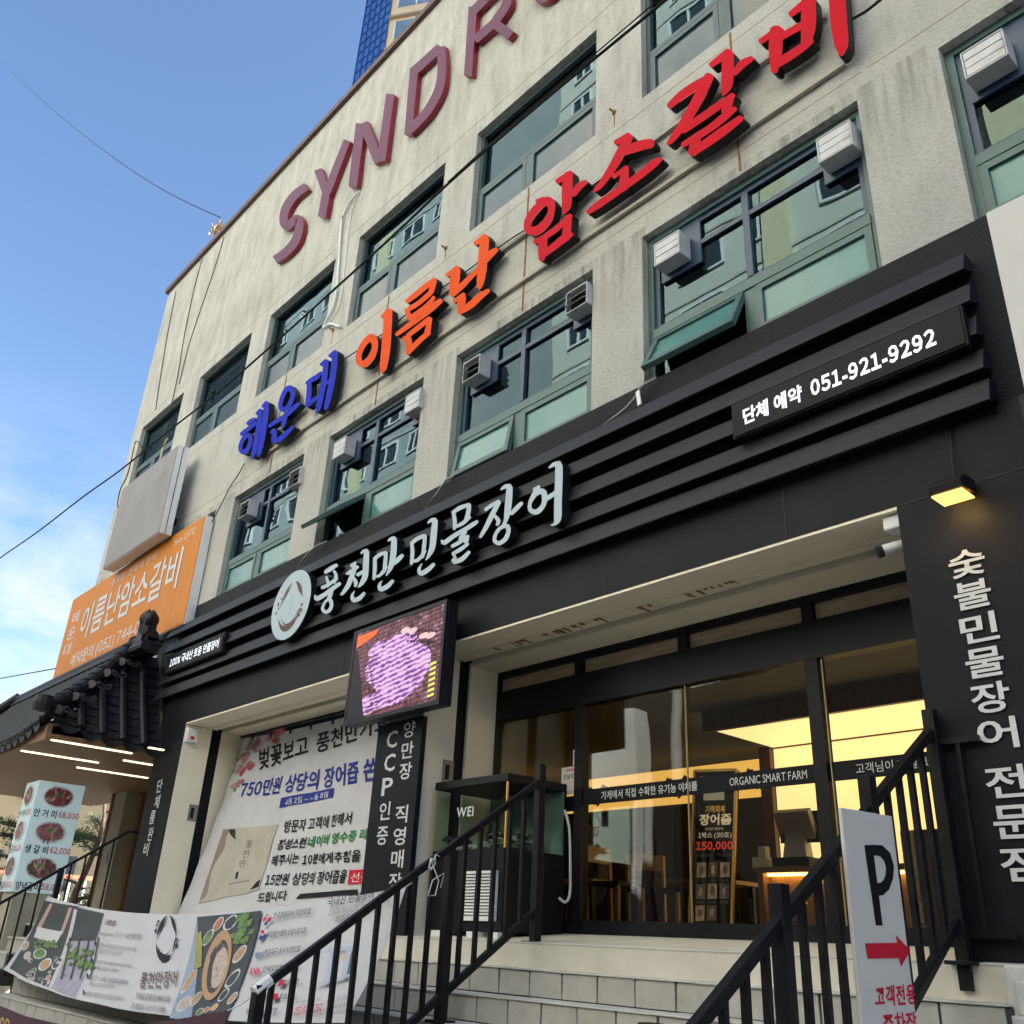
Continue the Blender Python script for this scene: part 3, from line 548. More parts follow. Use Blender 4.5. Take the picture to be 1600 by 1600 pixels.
BIG = [
 ('blue letter reading 해, leftmost of the coloured wall letters', G1, 'bluel', [
   [(215, 975, 44), (260, 940, 52), (305, 915, 34)], [(135, 1105, 44), (190, 1065, 50), (260, 1010, 52), (315, 965, 40)],
   ['O', (232, 1120, 56), (250, 1185, 50), (222, 1280, 55), (165, 1332, 55), (124, 1300, 50), (134, 1220, 50), (178, 1145, 54)],
   [(328, 850, 34), (375, 808, 50)], [(370, 815, 56), (352, 1000, 60), (318, 1200, 60), (285, 1360, 54), (266, 1400, 22)], [(345, 1080, 46), (400, 1045, 40)],
   [(400, 760, 34), (450, 715, 50)], [(450, 722, 64), (435, 900, 70), (398, 1150, 68), (358, 1330, 58), (335, 1380, 22)]]),
 ('blue letter reading 운, second of the coloured wall letters', G1, 'bluel', [
   ['O', (735, 530, 66), (778, 590, 60), (765, 680, 56), (715, 770, 60), (652, 800, 58), (622, 750, 54), (645, 650, 54), (690, 560, 58)], [(712, 535, 36), (748, 508, 30)],
   [(485, 1008, 38), (560, 955, 50), (680, 880, 56), (780, 790, 58), (850, 728, 46)], [(682, 880, 58), (665, 970, 54), (640, 1045, 22)],
   [(512, 1085, 40), (548, 1050, 40)], [(548, 1060, 56), (548, 1130, 66), (545, 1195, 56)], [(540, 1200, 46), (620, 1165, 60), (700, 1095, 58), (775, 1020, 40)]]),
 ('blue letter reading 대, third of the coloured wall letters, tall double stem', G1, 'bluel', [
   [(952, 470, 38), (1010, 430, 58), (1080, 390, 58), (1130, 340, 40)], [(985, 465, 60), (980, 600, 64), (962, 755, 56)], [(955, 755, 44), (1010, 702, 54), (1110, 635, 48)],
   [(1132, 235, 36), (1195, 190, 50)], [(1195, 200, 66), (1175, 400, 70), (1130, 640, 70), (1095, 785, 62), (1075, 825, 26)], [(1150, 480, 48), (1250, 445, 48)],
   [(1240, 128, 36), (1310, 78, 54)], [(1308, 90, 72), (1290, 300, 76), (1245, 560, 74), (1200, 750, 58), (1180, 795, 24)]]),
 ('orange letter reading 이, first of the three orange wall letters', G2, 'orange', [
   ['O', (262, 1045, 76), (282, 1110, 60), (258, 1200, 62), (188, 1280, 68), (132, 1265, 58), (128, 1190, 56), (168, 1100, 58), (218, 1045, 66)], [(205, 1035, 36), (245, 1005, 34)],
   [(352, 828, 32), (415, 775, 50)], [(412, 780, 76), (400, 950, 84), (384, 1150, 86), (360, 1320, 66), (345, 1360, 26)]]),
 ('orange letter reading 름, middle of the three orange wall letters', G2, 'orange', [
   [(592, 680, 44), (680, 612, 54), (780, 530, 54), (855, 475, 46)], [(852, 490, 52), (822, 590, 52)], [(618, 748, 50), (700, 700, 46), (815, 600, 48)], [(590, 765, 48), (612, 840, 48)],
   [(612, 848, 46), (700, 792, 54), (790, 718, 48), (848, 645, 36)],
   [(490, 1000, 36), (600, 920, 50), (720, 832, 56), (830, 742, 64), (912, 676, 50)],
   [(562, 1042, 46), (605, 1030, 50)], [(600, 1035, 62), (612, 1110, 62), (600, 1180, 48)], [(600, 1010, 44), (680, 948, 50), (805, 850, 48)], [(812, 850, 44), (785, 985, 60)], [(600, 1172, 50), (655, 1115, 52), (720, 1050, 52), (800, 985, 46)]]),
 ('orange letter reading 난, last of the three orange wall letters', G2, 'orange', [
   [(980, 430, 40), (1070, 365, 58)], [(1062, 385, 86), (1045, 500, 92), (1030, 610, 66)], [(1030, 612, 56), (1120, 530, 60), (1200, 450, 50), (1275, 375, 44)],
   [(1248, 125, 44), (1340, 65, 66)], [(1336, 85, 92), (1320, 250, 90), (1308, 400, 86), (1290, 525, 60), (1283, 560, 24)], [(1345, 290, 56), (1400, 222, 68), (1450, 185, 44)],
   [(1045, 680, 38), (1135, 618, 44)], [(1122, 640, 72), (1110, 720, 78), (1100, 780, 60)], [(1098, 785, 48), (1200, 718, 68), (1300, 630, 60), (1370, 580, 42)]]),
 ('red letter reading 암, first of the four red wall letters', G3, 'red', [
   ['O', (350, 830, 94), (380, 900, 66), (345, 1010, 76), (248, 1105, 88), (160, 1100, 78), (155, 1020, 70), (212, 925, 80), (290, 850, 76)], [(245, 830, 48), (302, 800, 36)],
   [(438, 635, 52), (560, 560, 60)], [(542, 575, 88), (530, 700, 100), (524, 850, 94), (505, 925, 50), (500, 945, 22)], [(590, 760, 56), (642, 690, 68), (705, 645, 46)],
   [(222, 1215, 48), (315, 1180, 66)], [(300, 1190, 82), (292, 1290, 86), (285, 1380, 60)], [(300, 1180, 54), (430, 1088, 60), (562, 965, 44)], [(540, 985, 74), (518, 1175, 84)], [(300, 1345, 56), (400, 1265, 68), (520, 1170, 74), (575, 1145, 36)]]),
 ('red letter reading 소, second of the four red wall letters', G3, 'red', [
   [(1002, 262, 54), (1120, 195, 60)], [(1122, 210, 84), (1060, 330, 90), (960, 510, 80), (860, 660, 60), (795, 725, 36)], [(1085, 345, 84), (1220, 295, 98), (1335, 270, 88)],
   [(978, 590, 46), (1105, 500, 40)], [(1088, 520, 74), (1070, 690, 96)], [(732, 932, 46), (830, 860, 70), (960, 770, 70), (1100, 670, 70), (1250, 560, 74), (1370, 460, 74), (1425, 425, 44)]]),
 ('red letter reading 갈, third of the four red wall letters', G4, 'red', [
   [(82, 825, 50), (180, 740, 70), (300, 660, 70), (400, 592, 44)], [(388, 600, 76), (310, 760, 84), (200, 950, 74), (95, 1095, 46), (65, 1120, 24)],
   [(408, 505, 46), (540, 410, 66)], [(540, 425, 86), (535, 520, 94), (530, 650, 90), (510, 715, 50), (500, 740, 22)], [(590, 570, 46), (650, 500, 64), (720, 458, 44)],
   [(190, 1020, 48), (300, 940, 60), (430, 850, 62), (575, 745, 44)], [(560, 765, 50), (520, 870, 76)], [(300, 1062, 56), (400, 1000, 58), (500, 920, 62), (590, 850, 40)], [(188, 1130, 44), (300, 1060, 54)], [(290, 1080, 76), (262, 1190, 76)],
   [(262, 1192, 56), (380, 1110, 70), (520, 1010, 70), (635, 925, 52)]]),
 ('red letter reading 비, last of the red wall letters, cut by the top of the picture', G4, 'red', [
   [(795, 322, 46), (930, 225, 50)], [(915, 240, 106), (908, 400, 106), (900, 550, 56)], [(1030, 108, 48), (1160, 10, 70)], [(1165, 10, 112), (1165, 200, 116), (1145, 330, 76)],
   [(945, 292, 56), (1115, 195, 58)], [(925, 498, 60), (1000, 448, 70), (1110, 375, 66), (1180, 315, 60)],
   [(1385, -90, 126), (1400, 150, 132), (1420, 330, 114), (1420, 400, 66), (1410, 430, 26)]]),
]
for lb, (org, sc), mk, st in BIG: letter('wall_letter', lb, GB, org, sc, st, YF, YBk, M[mk], M['ret'])
# the plum letters under the parapet
G5 = ((420, 0), 1600 / 420); GP = 'plum Latin letters under the parapet'
for lb, st in [
 ('plum letter S, lowest left of the Latin letters under the parapet', [[(222, 1108, 46), (150, 1165, 50), (98, 1245, 50), (88, 1315, 50), (110, 1345, 46), (165, 1300, 46), (182, 1340, 50), (158, 1430, 50), (100, 1500, 50), (35, 1545, 46)]]),
 ('plum letter Y in the Latin row under the parapet', [['|', (290, 1008, 44), (347, 1160, 46)], ['|', (465, 835, 40), (345, 1145, 46)], ['|', (342, 1135, 46), (315, 1290, 46)]]),
 ('plum letter N in the Latin row under the parapet', [['|', (545, 735, 54), (498, 1110, 50)], ['|', (560, 730, 52), (655, 965, 56)], ['|', (722, 560, 48), (668, 955, 50)]]),
 ('plum letter D in the Latin row under the parapet', [['|', (865, 405, 48), (828, 800, 44)], ['|', (858, 428, 52), (1020, 280, 50)], [(1022, 276, 50), (1030, 400, 52), (1012, 530, 52), (950, 650, 50), (890, 720, 50), (828, 785, 46)]]),
 ('plum letter R at the top edge of the picture', [['|', (1215, 40, 50), (1184, 450, 46)], ['|', (1210, 70, 50), (1330, -50, 50)], [(1330, -50, 50), (1405, -50, 50), (1415, 20, 52), (1345, 130, 50)], ['|', (1350, 128, 50), (1225, 238, 46)], ['|', (1330, 130, 60), (1440, 210, 58)]]),
 ('plum letter O mostly beyond the top edge of the picture', [['O', (1640, -12, 50), (1730, -100, 50), (1780, -240, 50), (1740, -320, 50), (1640, -250, 50), (1580, -130, 50), (1590, -30, 50)]]),
]: letter('latin_letter', lb, GP, *G5, st, 4.915, 4.985, M['maroon'], M['redret'], cap=False)
# the white letters on the black fascia
G6 = ((420, 830), 8.0); G7 = ((560, 780), 8.0); G8 = ((700, 710), 8.0); GW = 'white brush letters on the black fascia'
for lb, (org, sc), st in [
 ('white brush letter reading 풍, next to the round emblem on the black fascia', G6, [
   [(708, 512, 44), (770, 470, 58), (845, 425, 44)], [(722, 575, 34), (738, 640, 38), (735, 690, 34)], [(815, 500, 34), (842, 560, 42), (815, 640, 44)], [(668, 705, 44), (745, 668, 44), (850, 590, 40)],
   [(580, 805, 26), (602, 843, 58), (700, 790, 54), (800, 716, 54), (885, 655, 44)], [(785, 750, 44), (762, 815, 54), (740, 860, 40)],
   ['O', (770, 865, 52), (782, 935, 44), (750, 995, 46), (702, 1008, 44), (672, 970, 40), (690, 910, 34), (728, 862, 34)]]),
 ('white brush letter reading 천, second of the white fascia letters', G6, [
   [(1035, 432, 44), (1080, 400, 40)], [(1068, 420, 44), (1062, 520, 56)], [(978, 530, 36), (1040, 497, 52), (1110, 445, 38)], [(1050, 525, 62), (1000, 660, 58), (940, 755, 46), (908, 790, 34)], [(1062, 585, 36), (1088, 640, 48), (1082, 685, 36)],
   [(1112, 545, 44), (1190, 500, 44)], [(1152, 276, 20), (1190, 250, 44), (1228, 240, 40)], [(1222, 258, 66), (1215, 400, 74), (1203, 560, 72), (1160, 650, 52), (1118, 700, 16)],
   [(1072, 750, 12), (1042, 805, 40), (1060, 860, 56), (1130, 840, 56), (1192, 775, 40)]]),
 ('white brush letter reading 만, third of the white fascia letters', G7, [
   [(205, 745, 44), (205, 870, 50), (192, 995, 36)], [(200, 748, 44), (270, 692, 48), (342, 668, 44)], [(345, 675, 46), (335, 800, 50), (318, 910, 40)], [(208, 965, 34), (260, 955, 36), (320, 895, 44), (362, 840, 14)],
   [(372, 520, 20), (410, 495, 46), (448, 482, 40)], [(446, 500, 68), (440, 650, 76), (418, 800, 72), (385, 890, 46), (348, 955, 14)], [(455, 800, 44), (500, 752, 58), (550, 702, 44)],
   [(295, 1018, 10), (262, 1075, 40), (280, 1125, 58), (360, 1090, 58), (428, 1022, 42)]]),
 ('white brush letter reading 민, fourth of the white fascia letters', G7, [
   [(668, 550, 42), (675, 680, 50), (662, 808, 36)], [(662, 552, 44), (740, 492, 50), (828, 455, 46)], [(832, 462, 48), (820, 600, 50), (802, 720, 42)], [(678, 775, 36), (740, 760, 44), (800, 700, 42), (848, 645, 12)],
   [(868, 296, 20), (915, 262, 48), (960, 252, 42)], [(958, 275, 70), (940, 450, 80), (923, 600, 74), (882, 700, 46), (843, 760, 12)],
   [(795, 805, 10), (758, 875, 42), (782, 928, 58), (870, 880, 58), (942, 812, 42)]]),
 ('white brush letter reading 물, fifth of the white fascia letters', G8, [
   [(70, 730, 44), (85, 840, 50), (78, 930, 40)], [(60, 728, 42), (150, 668, 54), (265, 628, 46)], [(265, 640, 50), (250, 740, 58), (222, 830, 48)], [(98, 905, 36), (185, 860, 48), (272, 785, 36)],
   [(-78, 1075, 26), (-45, 1103, 56), (70, 1020, 54), (210, 940, 54), (320, 870, 54), (365, 838, 38)], [(212, 960, 56), (162, 1060, 66)],
   [(52, 1148, 42), (140, 1100, 50), (250, 1022, 42)], [(248, 1025, 40), (222, 1095, 58)], [(62, 1240, 42), (150, 1190, 50), (245, 1120, 40)], [(68, 1250, 38), (95, 1300, 30)], [(72, 1318, 56), (85, 1342, 54), (172, 1310, 58), (262, 1222, 44)]]),
 ('white brush letter reading 장, sixth of the white fascia letters', G8, [
   [(470, 690, 44), (540, 640, 48), (635, 588, 46)], [(638, 595, 52), (560, 740, 64), (480, 900, 58), (405, 1032, 36)], [(582, 765, 36), (630, 830, 54), (612, 880, 34)],
   [(662, 440, 20), (715, 402, 50), (775, 390, 46)], [(770, 415, 78), (760, 560, 84), (743, 720, 80), (722, 820, 50), (690, 885, 36)], [(792, 740, 44), (850, 680, 58), (920, 610, 46)],
   ['O', (735, 895, 58), (755, 960, 54), (718, 1055, 56), (640, 1110, 52), (584, 1078, 50), (594, 1000, 44), (655, 920, 44)]]),
 ('white brush letter reading 어, last of the white fascia letters', G8, [
   [(1080, 440, 46), (1138, 405, 40)], [(1090, 430, 50), (1085, 480, 46)], ['O', (1185, 465, 72), (1208, 540, 72), (1188, 640, 60), (1110, 718, 66), (1032, 698, 56), (1022, 620, 46), (1062, 530, 62), (1112, 475, 74)], [(1240, 550, 56), (1345, 478, 56)],
   [(1262, 166, 20), (1325, 125, 56), (1395, 108, 52)], [(1386, 140, 92), (1385, 300, 96), (1375, 600, 96), (1370, 790, 94), (1340, 865, 46), (1288, 882, 18)]]),
]: letter('fascia_letter', lb, GW, org, sc, st, 4.77, 4.86, M['lit'], M['ret'])
# rails that carry the coloured letters
for lb, (u0, v0), (u1, v1) in (('upper thin steel rail behind the coloured wall letters', (560, 553), (1290, 25)), ('lower cream rail under the coloured wall letters', (405, 722), (1318, 88))):
    p, q = PY(u0, v0, 4.965), PY(u1, v1, 4.965); z = (p.z + q.z) / 2; b = MB()
    b.box(p.x, q.x, 4.955, 4.985, z - .018, z + .018)
    meta(b.build('letter_rail', pm('rail_paint', (.36, .33, .28), .6)), lb, 'sign rail')
    zr = z
# ================================================================== signs on the front
# round emblem
t = thing('round_emblem', 'round white backlit emblem with a drawn eel ring, left of the white letters', 'emblem sign', (-9.35, 4.86, 3.02))
cx, cz, rx, rz = -9.345, 3.437, .437, .415
b = MB(); n = 48
ring = [(cx + rx * math.cos(2 * math.pi * k / n), cz + rz * math.sin(2 * math.pi * k / n)) for k in range(n)]
b.face([(x, 4.775, z) for x, z in ring]); b.build('emblem_face', M['lit'], t)
b = MB(); b.prism([(x, 4.778, z) for x, z in ring], (0, .09, 0)); b.build('emblem_box', M['ret'], t)
def eel(sh, cx, cy, s, m, sy=1):
    sh.ring(cx, cy - .05 * s, .52 * s, .62 * s * sy, .26, m, 195, 350, 26, True); sh.ring(cx + .02 * s, cy - .02 * s, .42 * s, .50 * s * sy, .10, m, 200, 345, 22, True)
    sh.ring(cx, cy, .50 * s, .62 * s * sy, .16, m, 95, 178, 20, True); sh.ring(cx, cy, .52 * s, .62 * s * sy, .24, m, 8, 82, 20, True); sh.ring(cx, cy, .40 * s, .52 * s * sy, .08, m, 100, 165, 14, True)
    for a, d, r in ((150, .6, .035), (165, .64, .05), (185, .66, .04), (138, .7, .025), (-12, .56, .05), (-25, .62, .055), (-35, .6, .04), (175, .58, .03)):
        sh.disc(cx + math.cos(math.radians(a)) * d * s, cy + math.sin(math.radians(a)) * d * s * sy, r * s, r * s * sy, m, 9, 0, .3)
    sh.ring(cx + .50 * s, cy - .30 * s * sy, .10 * s, .11 * s * sy, .3, m, 0, 300, 12)
sh = Sheet(lambda a, c: Vector((cx + a * rx, 4.774, cz + c * rz)), (0, -1, 0), .001)
eel(sh, 0, -.02, 1.12, M['inkbrown']); sh.vtext('풍천만장어', -.035, .035, -.30, .30, M['inkgrey'], 0, .6); sh.build('emblem_drawing', t)
def lightbox(name, label, cat, x0, x1, y0, y1, z0, z1, face_m, side_m, parts=None):
    t = thing(name, label, cat, ((x0 + x1) / 2, y1, z0))
    b = MB(); b.box(x0, x1, y0 + .012, y1, z0, z1); b.build('casing', side_m, t, bevel=.004)
    b = MB(); b.box(x0 + .012, x1 - .012, y0, y0 + .0118, z0 + .012, z1 - .012); b.build('sign_face', face_m, t)
    return t, Sheet(lambda a, c: Vector((x0 + a * (x1 - x0), y0 - .001, z0 + c * (z1 - z0))), (0, -1, 0), .001)
p0, p1, p2 = PY(900 + 975 / 4, 300 + 1530 / 4, 4.79), PY(1200 + 1250 / 4, 300 + 945 / 4, 4.79), PY(1200 + 1190 / 4, 300 + 700 / 4, 4.79)
t, sh = lightbox('phone_sign', 'long black box sign with glowing phone number at the right end of the ribbed fascia', 'box sign', p0.x, p1.x, 4.79, 4.86, p1.z, p2.z, M['black'], M['ret'])
sh.text('단체 예약', .062, .345, .25, .72, M['litw'], .03); sh.text('051-921-9292', .385, .895, .26, .70, M['litw'], .035); sh.build('glowing_lettering', t)
p0, p1, p2 = PY(262, 1042, 4.79), PY(345, 1018, 4.79), PY(342, 990, 4.79)
t, sh = lightbox('eel_slogan_sign', 'small black box sign with white slogan at the left end of the ribbed fascia', 'box sign', p0.x - .1, p1.x, 4.79, 4.86, p1.z, p2.z, M['black'], M['ret'])
sh.text('100% 국내산 토종 민물장어', .09, .94, .26, .74, M['litw'], .012); sh.build('glowing_lettering', t)
# the LED screen
E0, E1, F0, F1 = -7.72, -6.24, 1.82, 2.755; YL = 4.685
t = thing('led_screen', 'square LED screen showing grilled eel meat, hung at the corner of the black board', 'screen', (-6.85, 4.78, F0))
b = MB(); b.box(E0, E1, YL + .02, 4.815, F0, F1); b.box(E0 + .2, E1 - .2, 4.815, 4.95, F0 + .15, F1 - .1); b.build('screen_housing', M['ret'], t, bevel=.006)
b = MB(); frame_mb(b, E0, E1, F0, F1, .035, YL - .008, YL + .02); b.build('screen_bezel', M['steel'], t)
sm = bpy.data.materials.new('led_picture'); sm.use_nodes = True; q = sm.node_tree; pb = q.nodes['Principled BSDF']
tcn = N(q, 'ShaderNodeTexCoord'); mpn = N(q, 'ShaderNodeMapping'); mpn.inputs['Scale'].default_value = (1, 1, 1); mpn.inputs['Rotation'].default_value = (0, .5, 0); L(q, tcn.outputs['Object'], mpn.inputs[0])
vo = N(q, 'ShaderNodeTexVoronoi'); vo.inputs['Scale'].default_value = 4; L(q, mpn.outputs[0], vo.inputs['Vector'])
no = N(q, 'ShaderNodeTexNoise'); no.inputs['Scale'].default_value = 9; no.inputs['Detail'].default_value = 6; no.inputs['Distortion'].default_value = 1.4; L(q, mpn.outputs[0], no.inputs['Vector'])
rp = N(q, 'ShaderNodeValToRGB'); e = rp.color_ramp.elements; e[0].position = .30; e[0].color = (.02, .015, .03, 1); e[1].position = .80; e[1].color = (.40, .22, .30, 1)
for ps, cl in ((.42, (.10, .02, .03, 1)), (.48, (.30, .08, .10, 1)), (.53, (.06, .02, .04, 1)), (.60, (.36, .14, .22, 1))):
    k = e.new(ps); k.color = cl
L(q, no.outputs[0], rp.inputs[0])
wv = N(q, 'ShaderNodeTexWave', wave_type='BANDS', bands_direction='Z'); wv.inputs['Scale'].default_value = 7.5; wv.inputs['Distortion'].default_value = .8
mw = N(q, 'ShaderNodeMapping'); mw.inputs['Rotation'].default_value = (0, .06, 0); L(q, tcn.outputs['Object'], mw.inputs[0]); L(q, mw.outputs[0], wv.inputs['Vector'])
wr = N(q, 'ShaderNodeMapRange'); wr.inputs[3].default_value = .35; wr.inputs[4].default_value = 1.3; L(q, wv.outputs[0], wr.inputs[0])
cbw = N(q, 'ShaderNodeVectorMath', operation='SCALE'); L(q, rp.outputs[0], cbw.inputs[0]); L(q, wr.outputs[0], cbw.inputs['Scale'])
pb.inputs['Base Color'].default_value = (.02, .02, .02, 1); pb.inputs['Roughness'].default_value = .3; L(q, cbw.outputs[0], pb.inputs['Emission Color']); pb.inputs['Emission Strength'].default_value = .16; pb.inputs['Specular IOR Level'].default_value = .1
b = MB(); b.box(E0 + .035, E1 - .035, YL, YL + .02, F0 + .035, F1 - .035); s = b.build('screen_panel', sm, t)
sh = Sheet(lambda a, c: Vector((E0 + a * (E1 - E0), YL - .001, F0 + c * (F1 - F0))), (0, -1, 0), .001)
DK = flat('screen_dark', (.015, .015, .02), .4); OR = flat('screen_orange', (.9, .14, .03), .4, .06); YE = flat('screen_yellow', (.75, .8, .12), .4, .05); BR = flat('screen_brown', (.10, .03, .025), .4, .03); PK = flat('screen_pink', (.85, .55, .6), .4, .03)
ml = bpy.data.materials.new('led_meat'); ml.use_nodes = True; q = ml.node_tree; pb = q.nodes['Principled BSDF']; tcn = N(q, 'ShaderNodeTexCoord')
mw = N(q, 'ShaderNodeMapping'); mw.inputs['Rotation'].default_value = (0, .12, 0); L(q, tcn.outputs['Object'], mw.inputs[0])
wv = N(q, 'ShaderNodeTexWave', wave_type='BANDS', bands_direction='Z'); wv.inputs['Scale'].default_value = 6.6; wv.inputs['Distortion'].default_value = 3.2; wv.inputs['Detail Scale'].default_value = 2.5; L(q, mw.outputs[0], wv.inputs['Vector'])
no = N(q, 'ShaderNodeTexNoise'); no.inputs['Scale'].default_value = 9; no.inputs['Detail'].default_value = 4; L(q, mw.outputs[0], no.inputs['Vector'])
ad = N(q, 'ShaderNodeMath', operation='MULTIPLY_ADD'); ad.inputs[1].default_value = 1.25; L(q, no.outputs[0], ad.inputs[0])
a2 = N(q, 'ShaderNodeMath', operation='MULTIPLY'); a2.inputs[1].default_value = .48; L(q, wv.outputs[0], a2.inputs[0]); L(q, a2.outputs[0], ad.inputs[2])
rp = N(q, 'ShaderNodeValToRGB'); e = rp.color_ramp.elements; e[0].position = .36; e[0].color = (.05, .01, .04, 1); e[1].position = 1.0; e[1].color = (.95, .62, .92, 1)
for ps, cl in ((.48, (.30, .05, .14, 1)), (.58, (.10, .05, .36, 1)), (.70, (.34, .14, .62, 1)), (.84, (.78, .34, .62, 1))): k = e.new(ps); k.color = cl
L(q, ad.outputs[0], rp.inputs[0]); L(q, rp.outputs[0], pb.inputs['Emission Color']); pb.inputs['Base Color'].default_value = (.02, .02, .02, 1); pb.inputs['Emission Strength'].default_value = .15; pb.inputs['Specular IOR Level'].default_value = .1
GL = flat('grill_wire', (.16, .09, .10), .4, .03)
for i in range(15): sh.poly([(.045, .30 + i * .06), (.95, -.10 + i * .06 + .0), (.95, -.092 + i * .06), (.045, .308 + i * .06)], GL) if 0 < -.10 + i * .06 and .30 + i * .06 < .95 else None
for i in range(16): sh.poly([(.10 + i * .06, .05), (.106 + i * .06, .05), (.306 + i * .06 - .2, .95), (.30 + i * .06 - .2, .95)], GL) if i < 14 else None
for cx_, cz_, rx_, rz_, an_ in ((.56, .60, .24, .20, -.5), (.36, .47, .22, .15, -.9), (.66, .36, .19, .19, .2), (.50, .20, .30, .11, .15), (.26, .16, .10, .10, .3), (.82, .45, .07, .14, .1), (.30, .72, .10, .07, .4)): sh.disc(cx_, cz_, rx_, rz_, ml, 22, an_, .10)
sh.poly([(.035, .04), (.23, .04), (.13, .50), (.07, .75), (.035, .8)], DK); sh.poly([(.05, .80), (.24, .87), (.30, .93), (.05, .93)], OR)
for i in range(7): sh.poly([(.88, .08 + i * .05), (.945, .09 + i * .05), (.945, .115 + i * .05), (.885, .105 + i * .05)], YE)
for i in range(9):
    for j in range(3): sh.poly([(.62 + i * .035, .80 - j * .055 - i * .012), (.645 + i * .035, .80 - j * .055 - i * .012), (.645 + i * .035, .82 - j * .055 - i * .012), (.62 + i * .035, .82 - j * .055 - i * .012)], DK)
for i in range(16):
    for j in range(2): sh.poly([(.17 + i * .010 + j * .05, .55 - i * .033), (.20 + i * .010 + j * .05, .56 - i * .033), (.20 + i * .010 + j * .05, .575 - i * .033), (.17 + i * .010 + j * .05, .565 - i * .033)], BR)
for a, c in ((.60, .82), (.68, .79), (.80, .70), (.87, .68)): sh.disc(a, c, .05, .03, PK, 12)
sh.build('screen_image', s)
# black pilaster board
BX0, BX1 = -7.45, -6.75
t = thing('pilaster_board', 'tall black board with two columns of white characters beside the LED screen', 'sign board', (-7.1, 4.95, .03))
b = MB(); b.box(BX0, BX1, 4.90, 4.954, .03, 1.83); b.build('board', M['black'], t, bevel=.004)
sh = Sheet(lambda a, c: Vector((BX0 + a * (BX1 - BX0), 4.899, .03 + c * 1.8)), (0, -1, 0), .001)
sh.vtext('양만장 직영매장', .60, .86, .19, .985, M['wtext'], .014, .25); sh.vtext('CCP인증', .24, .48, .40, .955, M['wtext'], .014, .35); sh.build('board_lettering', t)
# white characters on the two pillars
def pillar_words(label, chars, us, x0, y, hw, hh, bold, wide=1.0):
    t = thing('pillar_lettering', label, 'sign lettering', (x0, y, us[-1][1]))
    for c, (cx_, cz_) in zip(chars, us):
        s = Sheet(lambda a, d, cx_=cx_, cz_=cz_: Vector((cx_ + (a - .5) * hw, y, cz_ + (d - .5) * hh)), (0, -1, 0), .006); s.text(c, 0, 1, 0, 1, M['wtext'], bold, 3)
        i0 = len(s.b.v); s.build('character', t)
    return t
pc = [(1511, 880), (1520, 929), (1530, 981), (1539, 1035), (1548, 1090), (1559, 1146), (1572, 1221), (1585, 1284), (1597, 1350)]
us = []
for u, v in pc: p = PY(u, v, 4.945); us.append((p.x, p.z))
pillar_words('large white vertical characters down the black right pillar under the amber floodlight', '숯불민물장어전문점', us, -1.95, 4.945, .195, .155, .018)
pc = [(250, 1228), (246, 1253), (239, 1277), (236, 1303), (229, 1327)]
us = []
for u, v in pc: p = PY(u, v, 4.945); us.append((p.x, p.z))
pillar_words('small white vertical characters down the narrow black left pillar', '단체룸완비', us, -12.5, 4.945, .16, .17, .015)
# amber floodlight
t = thing('floodlight', 'small amber floodlight hung on a cable above the right pillar writing', 'floodlight', (-1.88, 4.9, 2.40))
b = MB(); b.prism([(-1.97, 4.93, 2.40), (-1.97, 4.74, 2.375), (-1.97, 4.73, 2.42), (-1.97, 4.80, 2.47), (-1.97, 4.93, 2.475)], (.19, 0, 0)); b.build('lamp_body', M['ret'], t, bevel=.004)
b = MB(); b.box(-1.96, -1.79, 4.755, 4.91, 2.362, 2.372); o = b.build('lamp_glass', M['lamp2'], t)
o.rotation_euler = (0, 0, 0)
b = MB(); b.tube([(-1.875, 4.90, 2.475), (-1.878, 4.91, 2.6), (-1.870, 4.93, 2.78), (-1.865, 4.945, 2.88)], .006); b.build('lamp_cable', M['ret'], t)
al = bpy.data.lights.new('floodlight_lamp', 'AREA'); al.energy = .30; al.size = .15; al.color = (1, .62, .22)
ao = bpy.data.objects.new('floodlight_lamp', al); COL.objects.link(ao); ao.parent = t; ao.location = Vector((-1.875, 4.84, 2.355)) - WO[t]; ao.rotation_euler = (math.radians(22), 0, 0)
# small things under the lintel
t = thing('security_camera', 'white bullet camera under the lintel beside the right pillar', 'camera', (-2.27, 5.1, 2.3))
b = MB(); b.tube([(-2.41, 5.03, 2.255), (-2.28, 5.12, 2.30)], .035, 14); b.build('camera_body', M['white'], t)
b = MB(); b.tube([(-2.435, 5.012, 2.246), (-2.409, 5.03, 2.2555)], .037, 14); b.build('camera_lens', M['gap'], t)
b = MB(); b.tube([(-2.30, 5.11, 2.31), (-2.25, 5.12, 2.40)], .014, 8); b.build('camera_bracket', M['white'], t)
b = MB(); b.box(-2.37, -2.25, 4.99, 5.09, 2.36, 2.452); meta(b.build('junction_box', M['white'], bevel=.012), 'white junction box in the upper right corner of the entrance recess', 'junction box')
p = PX(297, 1135, -12.10); b = MB(); b.box(-12.10, -12.03, 4.97, 5.12, 2.22, 2.40); o = b.build('alarm_box', M['white'], bevel=.01); meta(o, 'small white alarm box at the top of the left cream jamb', 'alarm box')
b = MB(); b.box(-12.031, -12.028, 5.02, 5.07, 2.26, 2.30); q = b.build('alarm_label', M['inkred'], o)
